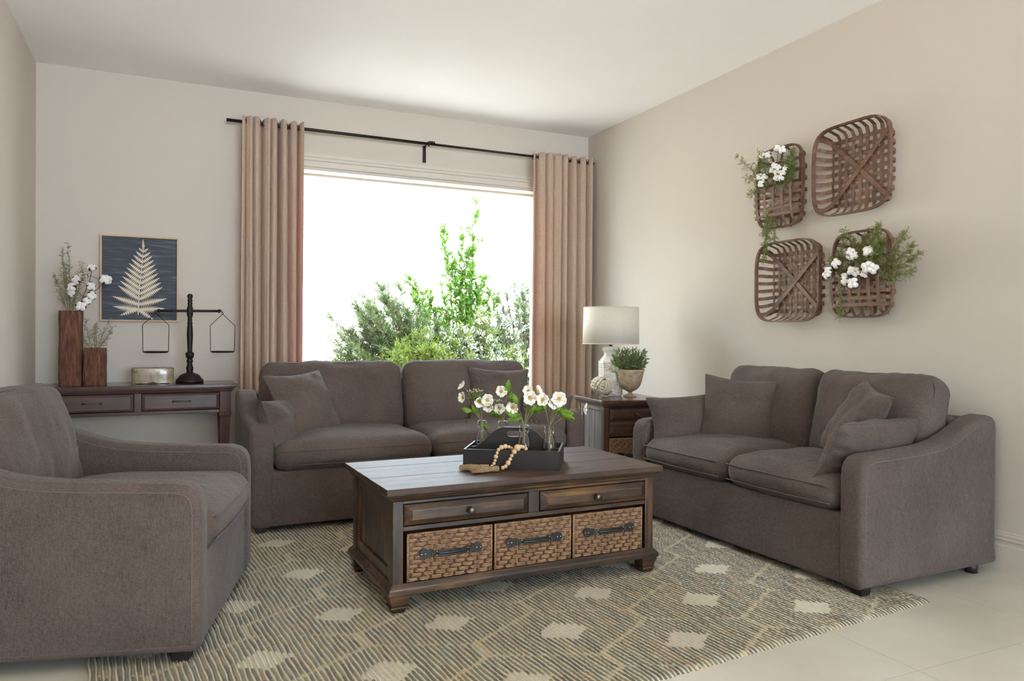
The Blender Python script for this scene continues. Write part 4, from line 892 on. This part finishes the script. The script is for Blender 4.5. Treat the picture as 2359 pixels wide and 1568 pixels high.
sprig('fern_sprig', 'fern sprig trailing up left out of the upper left wall basket', (X1, 3.56, 2.02), [((-.1, .55, 1), .28), ((-.1, .9, .95), .36), ((-.2, .85, .5), .24), ((-.1, .2, 1), .28), ((-.2, .5, .7), .24), ((-.1, .7, .1), .22)], dens=60, seed=21, L=.014, Wd=.004)
sprig('fern_sprig', 'dense fern sprig in the right half of the upper left wall basket', (X1, 3.5, 2.0), [((-.1, -.35, 1), .24), ((0, -.1, 1), .26), ((-.2, -.5, .8), .2), ((0, -.4, .5), .18), ((-.2, .1, .6), .16), ((-.1, -.3, .7), .2)], dens=110, seed=22, L=.014, Wd=.004)
sprig('fern_sprig', 'fern sprig hanging below the upper left wall basket', (X1, 3.6, 1.96), [((-.1, .1, -1), .28), ((0, .15, -1), .34), ((0, -.3, -1), .2), ((-.1, 0, -1), .2), ((0, -.15, -1), .18)], dens=70, seed=23, L=.013, Wd=.004)
sprig('fern_sprig', 'bushy fern sprig rising from the lower right wall basket', (X1-.01, 2.87, 1.42), [((0, -.05, 1), .3), ((-.05, .15, 1), .3), ((-.1, -.3, 1), .28), ((0, .3, 1), .28), ((-.1, -.5, .8), .24), ((0, -.2, .9), .3), ((-.1, 0, .7), .2), ((-.15, -.3, .6), .22)], dens=110, seed=24, L=.014, Wd=.004)
sprig('fern_sprig', 'long fern sprig reaching right past the lower right wall basket', (X1-.01, 2.82, 1.40), [((-.15, -.85, .55), .36), ((-.15, -.9, .35), .36), ((-.15, -.7, .7), .32), ((-.1, -.9, .15), .26), ((-.1, -.6, .45), .24)], dens=60, seed=25, L=.014, Wd=.004, curl=-.1)
sprig('fern_sprig', 'fern sprig filling the left side of the lower right wall basket', (X1, 3.02, 1.40), [((-.05, .25, 1), .30), ((0, .1, 1), .2), ((-.1, .3, .6), .18), ((0, -.1, .7), .16), ((-.1, .1, -.6), .16), ((-.1, -.1, -.7), .17), ((0, -.5, -.5), .18)], dens=80, seed=26, L=.012, Wd=.004)
def cot(label, cy, cz, bolls, group):
    root = (X1, cy, cz); pts = [(0, 0, 0), (-.01, .0, .08), (-.015, 0, .16)]
    return cotton_stem(label, root, pts, bolls, group)
dn = (-1, -.35, .1)
def rel(cy, cz, l): return [((-.05+.004*i % .02, y-cy, z-cz), (-1, (y-cy)*1.5-.2, .2 if z > cz+.1 else 0), sc*.84) for i, (y, z, sc) in enumerate(l)]
cot('cotton stem of many bolls in the upper left wall basket', 3.54, 1.98, rel(3.54, 1.98, [(3.486, 2.269, 1.2), (3.45, 2.252, 1.3), (3.618, 2.255, 1.2), (3.577, 2.25, 1.2), (3.53, 2.176, 1), (3.506, 2.162, 1.05), (3.479, 2.15, 1), (3.536, 2.145, 1.05), (3.503, 2.13, 1.2), (3.472, 2.118, 1), (3.443, 2.11, 1.1), (3.496, 2.09, 1.1), (3.462, 2.085, 1.2), (3.431, 2.14, .95), (3.65, 2.125, 1.3), (3.613, 2.115, 1.3), (3.625, 2.078, 1.2)]), None)
cot('cotton stem of nine bolls in the lower right wall basket', 2.95, 1.40, rel(2.95, 1.40, [(2.935, 1.575, 1.25), (2.915, 1.55, 1.25), (2.945, 1.55, 1.1), (2.829, 1.567, 1.6), (3.042, 1.52, 1.5), (3.085, 1.485, 1.2), (3.098, 1.462, 1.3), (2.930, 1.472, 1.4), (2.905, 1.462, 1.3), (2.858, 1.45, 1.2), (2.825, 1.482, 1.7), (2.795, 1.472, 1.6), (2.923, 1.403, 1.6), (2.98, 1.415, 1.2), (2.985, 1.445, 1.1)]), None)

# ------------------------------------------------------------------ tray, bottles, flowers, beads
TT = ct_.location.z+TZ
tl_ = thing('wooden_tray', 'black wooden caddy tray with a pierced handle divider on the coffee table', 'tray', (1.464, 3.123, TT), math.radians(-32.4))
a_, c_, hgt = .218, .145, .086; th = .010
MB().box(-a_, a_, -c_, c_, .0, .008).build('bottom', 'black_wood', tl_)
for x0, x1, y0, y1 in ((-a_, a_, -c_, -c_+th), (-a_, a_, c_-th, c_), (-a_, -a_+th, -c_+th, c_-th), (a_-th, a_, -c_+th, c_-th)): MB().box(x0, x1, y0, y1, .006, hgt).build('side_board', 'black_wood', tl_, .0012, 1)
MB().box(-.006, .006, -c_+th, -.006, .008, .070).build('cross_divider', 'black_wood', tl_, .001, 1)
# handle divider with an oval hole
outl = []
def hz_(x):
    u = abs(x)/(a_-th); return .082 if u > 1 else (.172 if u < .24 else .172-(.172-.078)*(1-(1-(u-.24)/.76)**1.35) if False else .078+(.172-.078)*(0.5+0.5*math.cos(PI*min(1, (u-.24)/.70)))**.85)
nx = 60; hole = lambda x: max(0, 1-(abs(x)/.040)**4)**.25*.0135; b = MB(); X_ = [-(a_-th)+2*(a_-th)*i/nx for i in range(nx+1)]; zc = .142
for yy in (-.006, .006):
    vs = [(x, yy, .008) for x in X_]+[(x, yy, zc-hole(x)) for x in X_]+[(x, yy, zc+hole(x)) for x in X_]+[(x, yy, hz_(x)) for x in X_]; q = nx+1; fs = []
    vs = [(x, y, min(z, hz_(x))) for x, y, z in vs]
    for i in range(nx): fs.append((i, i+1, q+i+1, q+i)); fs.append((2*q+i, 2*q+i+1, 3*q+i+1, 3*q+i))
    b.add(vs, fs)
q = nx+1; o2 = 4*q
for i in range(nx):
    b.f += [(3*q+i, 3*q+i+1, o2+3*q+i+1, o2+3*q+i), (q+i, q+i+1, o2+q+i+1, o2+q+i), (2*q+i, 2*q+i+1, o2+2*q+i+1, o2+2*q+i)]; b.s += [False]*3
b.build('handle_divider', 'black_wood', tl_, weld=True)
ang_t = math.radians(-32.4)
def tw_(u, v, z=0): return (1.464+u*math.cos(ang_t)-v*math.sin(ang_t), 3.123+u*math.sin(ang_t)+v*math.cos(ang_t), TT+z)
jars = [('rear left', tw_(-.169, .070, .009)), ('rear middle', tw_(-.069, .075, .009)), ('front middle', tw_(.050, -.070, .009)), ('front right', tw_(.165, -.070, .009))]
jl = ['clear glass bottle at the back left of the tray, holding poppies', 'clear glass bottle half hidden behind the tray handle, holding poppies', 'clear glass bottle in front of the tray handle, holding poppies', 'clear glass bottle at the right end of the tray, holding poppies']
bprof = [(.001, .0), (.030, .0), (.034, .004), (.0355, .012), (.0355, .070), (.034, .080), (.028, .098), (.0225, .112), (.0215, .122), (.024, .125), (.025, .129), (.0225, .133), (.0225, .137), (.0245, .140), (.0245, .146), (.0225, .148), (.0195, .147), (.0190, .122), (.0205, .112), (.026, .098), (.031, .082), (.0325, .070), (.0325, .012), (.030, .006), (.001, .005)]
wprof = [(.001, .006), (.030, .007), (.0318, .012), (.0318, .060), (.001, .060)]
bprof = [(r_, z_*1.22) for r_, z_ in bprof]; wprof = [(r_, z_*1.22) for r_, z_ in wprof]
JR = []
for (nm, p), lb in zip(jars, jl):
    t = thing('glass_bottle', lb, 'bottle', p, 0, 'glass bottles in the tray'); 
    if not JR:
        JR = [MB().lathe(bprof, 28).build('glass', 'bottle_glass', t), MB().lathe(wprof, 24).build('water', 'jar_water', t)]; rb = MB()
        for k in range(10): a = 2*PI*k/10; rb.tube([(.0355*math.cos(a), .0355*math.sin(a), .014), (.0360*math.cos(a), .0360*math.sin(a), .045), (.0358*math.cos(a), .0358*math.sin(a), .068)], .0014, 5)
        JR.append(rb.build('rib', 'bottle_glass', JR[0], fixn=False))
    else:
        g_ = inst(JR[0], t); inst(JR[1], t); inst(JR[2], g_)
PT = []
def poppy(label, jar, off, d, s_=1.0, tilt_seed=0):
    """off: head position relative to jar mouth (local world axes); d: facing"""
    j = Vector(jars[jar][1]); mouth = j+Vector((0, 0, .178)); root = j+Vector((rnd.uniform(-.012, .012), rnd.uniform(-.012, .012), .012)); head = mouth+Vector(off)
    t = thing('poppy_flower', label, 'flower', tuple(root), 0, 'white poppies in the bottles'); H_ = head-root; Dd = Vector(d).normalized(); m0 = mouth-root+Vector((off[0]*.08, off[1]*.08, 0))
    pts = [Vector((0, 0, 0)), m0*.5, m0, m0+(H_-m0)*.45+Vector((0, 0, .012)), m0+(H_-m0)*.85+Vector((0, 0, .012))-Dd*.01, H_-Dd*.006]
    P2 = []
    for i in range(len(pts)-1):
        for k in range(4): u = k/4; p0, p1, p2, p3 = pts[max(i-1, 0)], pts[i], pts[i+1], pts[min(i+2, len(pts)-1)]; P2.append(.5*((2*p1)+(-p0+p2)*u+(2*p0-5*p1+4*p2-p3)*u*u+(-p0+3*p1-3*p2+p3)*u**3))
    P2.append(pts[-1]); MB().tube(P2, .0012, 5).build('stem', 'stem_green', t, fixn=False)
    M = aim(H_, Dd, rnd.random()*6, s_)
    if not PT:
        def pf_(u, v):
            a = (u-.5)*1.75; rr = .0265*v*(1+.10*math.sin(u*13)*v); w2 = math.sin(PI*u)**.35; z = .012*v**1.6+.0022*math.sin(u*19)*v+.001; return (rr*math.cos(a)*(.6+.4*w2) if v > 0 else 0, rr*math.sin(a)*1.0, z*1.15)
        o = MB().grid(pf_, 10, 6).build('petal', 'petal', t, fixn=False); sm = o.modifiers.new('t', 'SOLIDIFY'); sm.thickness = .0004
        c = MB()
        for k in range(26): a = 2.4*k; rr = .0015*math.sqrt(k)*1.25; c.tube([(rr*.5*math.cos(a), rr*.5*math.sin(a), .001), (rr*math.cos(a), rr*math.sin(a), .0065)], .0004, 4); c.sphere((rr*math.cos(a), rr*math.sin(a), .008), .0013, 4)
        c.sphere((0, 0, .003), .003, 6); q = c.build('stamens', 'stamen', t, fixn=False); PT.extend([o, q]); first = True
        o.matrix_basis = M; q.matrix_basis = M; ks = range(1, 5)
    else: inst(PT[1], t, mtx=M); ks = range(5)
    for k in ks: inst(PT[0], t, mtx=M @ Matrix.Rotation(2*PI*k/5, 4, 'Z') @ Matrix.Translation((0, 0, .0012*(k % 2))) @ Matrix.Rotation(.12*math.sin(k*2.3), 4, 'X'))
    return t
# camera-right / up offsets -> world
cr_, cf_ = Vector((.9076, -.4198, 0)), Vector((.4198, .9076, 0))
def off(r_, u_, f_=0): return tuple(cr_*r_+Vector((0, 0, u_))+cf_*f_)
toc = -cf_
def fdir(r_, u_, f_=1): return tuple(cr_*r_+Vector((0, 0, u_))-cf_*f_)
poppy('poppy turned up at the far left top of the bunch', 0, off(-.092, .165), fdir(-1, .8, .4), .9)
poppy('poppy seen side on at the left of the bunch', 0, off(-.088, .115), fdir(-.9, .1, .8), 1)
poppy('small poppy right of centre in the left bottle', 0, off(-.013, .090), fdir(.1, .1, 1), .95)
poppy('large poppy bending over between the left bottles', 1, off(-.076, .105), fdir(.1, 0, 1), 1.1)
poppy('lower poppy drooping under the large one', 1, off(-.070, .075), fdir(-.1, -.5, 1), 1)
poppy('poppy high above the rear middle bottle', 1, off(-.012, .145), fdir(.3, .1, 1), 1.05)
poppy('drooping poppy facing down above the rear middle bottle', 1, off(-.018, .065), fdir(.1, -.1, 1), 1.0)
poppy('poppy half hidden behind the front middle stems', 2, off(-.052, .088), fdir(-.3, -.4, 1), 1.1)
poppy('poppy at the top of the front middle bottle', 2, off(.018, .160), fdir(-.2, .2, 1), .9)
poppy('large poppy facing the room above the front middle bottle', 2, off(.026, .128), fdir(0, .05, 1), 1.2)
poppy('poppy turned away at the top right of the middle bottle', 2, off(.058, .158), fdir(.9, .5, .4), .95)
poppy('poppy left of centre in the right bottle', 3, off(-.030, .122), fdir(-.2, .1, 1), 1.1)
poppy('largest poppy facing the room above the right bottle', 3, off(.040, .124), fdir(.1, .1, 1), 1.3)
poppy('small poppy tucked under the largest one', 3, off(.022, .108), fdir(-.2, -.3, 1), 1)
poppy('far right poppy seen from behind on a long stem', 3, off(.152, .082), fdir(1, -.1, .1), 1.0)
def foliage(label, jar, leaves, umb, seed, pods=()):
    j = Vector(jars[jar][1]); t = thing('leafy_stem', label, 'foliage', tuple(j+Vector((0, 0, .012))), 0, 'leafy stems in the bottles'); r = random.Random(seed); m0 = Vector((0, 0, .164)); st_ = MB()
    for k, (r_, u_, L_, rot) in enumerate(leaves):
        h = m0+Vector(off(r_, u_)); st_.tube([(r.uniform(-.01, .01), r.uniform(-.01, .01), 0), m0, m0+(h-m0)*.6+Vector((0, 0, .006)), h], .0012, 5)
        pts = []; n_ = 9
        for sg in (1, -1):
            row = [(u/n_*L_, sg*L_*.30*math.sin(PI*min(1, .1+.9*u/n_))**.8*(1 if u % 2 == 0 else .62)) for u in range(n_+1)]; pts += row if sg > 0 else row[::-1]
        dx = cr_*math.cos(rot)+Vector((0, 0, math.sin(rot))); dy = (cr_*-math.sin(rot)+Vector((0, 0, math.cos(rot)))-cf_*.5).normalized(); N_ = len(pts); b = MB()
        b.add([h+dx*x+dy*y-cf_*(.006*math.sin(x/L_*PI)) for x, y in pts], [(i, i+1, N_-2-i, N_-1-i) for i in range(N_//2-1)], True); o = b.build('leaf', 'leaf_green', t); sm = o.modifiers.new('t', 'SOLIDIFY'); sm.thickness = .0005
    ub = MB(); need = []
    for r_, u_ in umb:
        h = m0+Vector(off(r_, u_)); st_.tube([m0, m0+(h-m0)*.6, h-Vector((0, 0, .02))], .001, 5)
        for q in range(16): e = h+cr_*r.uniform(-.024, .024)+cf_*r.uniform(-.02, .02)+Vector((0, 0, r.uniform(-.004, .008))); st_.tube([h-Vector((0, 0, .02)), e], .0004, 3); ub.sphere(e, .0026, 4, (1, 1, .7))
        for q in range(26): d = (cr_*r.uniform(-1, 1)+Vector((0, 0, r.uniform(.1, 1)))+cf_*r.uniform(-.6, .6)).normalized(); need.append((h-Vector((0, 0, .035)), d))
    st_.build('stem', 'stem_green', t, fixn=False)
    if umb:
        ub.build('umbel', 'umbel', t, fixn=False); nb = MB()
        for p, d in need: nb.sweep([p, p+d*.02, p+d*.038], [(-.0016, 0), (0, .0004), (.0016, 0), (0, -.0004)], scale=[.6, 1, .1])
        nb.build('needles', 'leaf_green', t, fixn=False)
    for r_, u_ in pods:
        h = m0+Vector(off(r_, u_)); b = MB(); b.tube([m0, m0+Vector(off(r_*.5, u_+.03)), h+Vector((0, 0, .012)), h], .0013, 5); b.lathe([(.001, 0), (.005, .002), (.0055, .01), (.003, .018), (.001, .022)], 8, Matrix.Translation(h+Vector((0, 0, -.018)))); b.build('seed_pod', 'stem_brown', t, fixn=False)
    return t
foliage('leafy stem with tiny umbels at the far left of the bunch', 0, [(-.05, .05, .055, 2.9), (-.03, .08, .055, .8), (.0, .09, .045, .5), (-.02, .04, .05, 2.2), (.005, .0, .05, -1.2)], [(-.048, .145), (-.02, .15)], 1, [(-.075, .01)])
foliage('leafy stem in the rear middle bottle', 1, [(-.06, .04, .06, -.2), (-.05, .055, .06, -.6), (.02, .14, .065, 1.45), (.03, .10, .05, 1.3)], [(-.03, .10)], 2)
foliage('leafy stem with broad leaves in the front middle bottle', 2, [(-.02, .05, .07, 2.9), (-.015, .04, .065, 3.3), (.02, .06, .06, .7), (.045, .07, .06, .4), (-.03, .10, .055, 2.0)], [(.02, .10), (.05, .095)], 3, [(.03, .03)])
foliage('leafy stem reaching right in the right bottle', 3, [(.04, .07, .075, -.15), (.05, .06, .07, -.35), (-.02, .08, .05, 1.8), (.03, .06, .05, .9)], [(.05, .10)], 4, [(-.06, .03)])

# bead garland with two tassels
gt = thing('bead_garland', 'wooden bead garland with two jute tassels draped over the tray', 'garland', (0, 0, TT), 0); BD = []
def bead(p, r_):
    if not BD: o = MB().sphere((0, 0, 0), 1, 12).build('bead', 'bead_wood', gt); BD.append(o); o.location = p; o.scale = (r_,)*3; return
    o = inst(BD[0], gt, p); o.scale = (r_,)*3
def W2(u, v, z): q = tw_(u, v, z); return Vector((q[0], q[1], z))
def chain(path, radii):
    P = [Vector(p) for p in path]; seg = [0]
    for i in range(1, len(P)): seg.append(seg[-1]+(P[i]-P[i-1]).length)
    s_ = 0; tot = seg[-1]; i = 0; out_ = []
    while True:
        r_ = radii[i % len(radii)]; s_ += r_
        if s_ > tot: break
        k = max(j for j in range(len(seg)) if seg[j] <= s_); k = min(k, len(P)-2); u = (s_-seg[k])/(seg[k+1]-seg[k]); bead(P[k].lerp(P[k+1], u), r_); s_ += r_; i += 1
yo = -c_
path1 = [W2(-.086, yo-.028, .012), W2(-.072, yo-.014, .03), W2(-.066, yo-.012, .06), W2(-.056, yo-.009, .088), W2(-.038, yo+.006, .102), W2(-.015, yo+.025, .098), W2(.005, yo+.04, .085), W2(.03, yo+.05, .07)]
path2 = [W2(-.036, yo-.05, .013), W2(-.018, yo-.03, .020), W2(-.006, yo-.014, .038), W2(.004, yo-.013, .062), W2(.022, yo-.012, .09), W2(.034, yo+.006, .104), W2(.05, yo+.03, .098), W2(.07, yo+.045, .082)]
chain(path1, [.0075, .0075, .0075, .010, .0078, .0078, .0105, .011, .0078]); chain(path2, [.0085, .0085, .012, .0085, .0085, .011, .0155, .0085, .0085, .0085])
def tassel(p, d, seed, mt='jute'):
    r = random.Random(seed); d = Vector(d).normalized(); sd = Vector((-d.y, d.x, 0)); b = MB(); T_ = bpy.data.objects.new('tassel', None); COL.objects.link(T_); T_.parent = gt; T_.location = p
    b.tube([d*.0, d*.008, d*.03, d*.045], .011, 12, scale=[.5, .95, 1.05, .8]); 
    for k in range(14): x = .004+.003*k; b.tube([d*x+(sd*math.cos(a)+Vector((0, 0, 1))*math.sin(a))*.0118 for a in [2*PI*i/12 for i in range(12)]], .0014, 4, closed=True)
    b.build('binding', mt, T_, fixn=False); s_ = MB()
    for k in range(120):
        a = r.random()*2*PI; q = math.sqrt(r.random()); u, v = q*math.cos(a), q*math.sin(a); L_ = r.uniform(.095, .135); j = [r.gauss(0, .0022) for _ in range(6)]
        s_.tube([d*.038+sd*u*.007+Vector((0, 0, v*.008)), d*.055+sd*(u*.017+j[0])+Vector((0, 0, v*.011+j[1])), d*.08+sd*(u*.024+j[2])+Vector((0, 0, v*.0115-.001+j[3]*.5)), d*L_+sd*(u*.031+j[4]*1.6)+Vector((0, 0, v*.010-.002+j[5]*.5))], r.uniform(.0007, .0012), 4)
    s_.build('strands', mt, T_, fixn=False)['kind'] = 'stuff'
tassel(W2(-.092, yo-.034, .0135), tuple(cr_*-1-cf_*.02), 1); tassel(W2(-.045, yo-.058, .0135), tuple(cr_*-1-cf_*.42), 2, 'jute_dark')
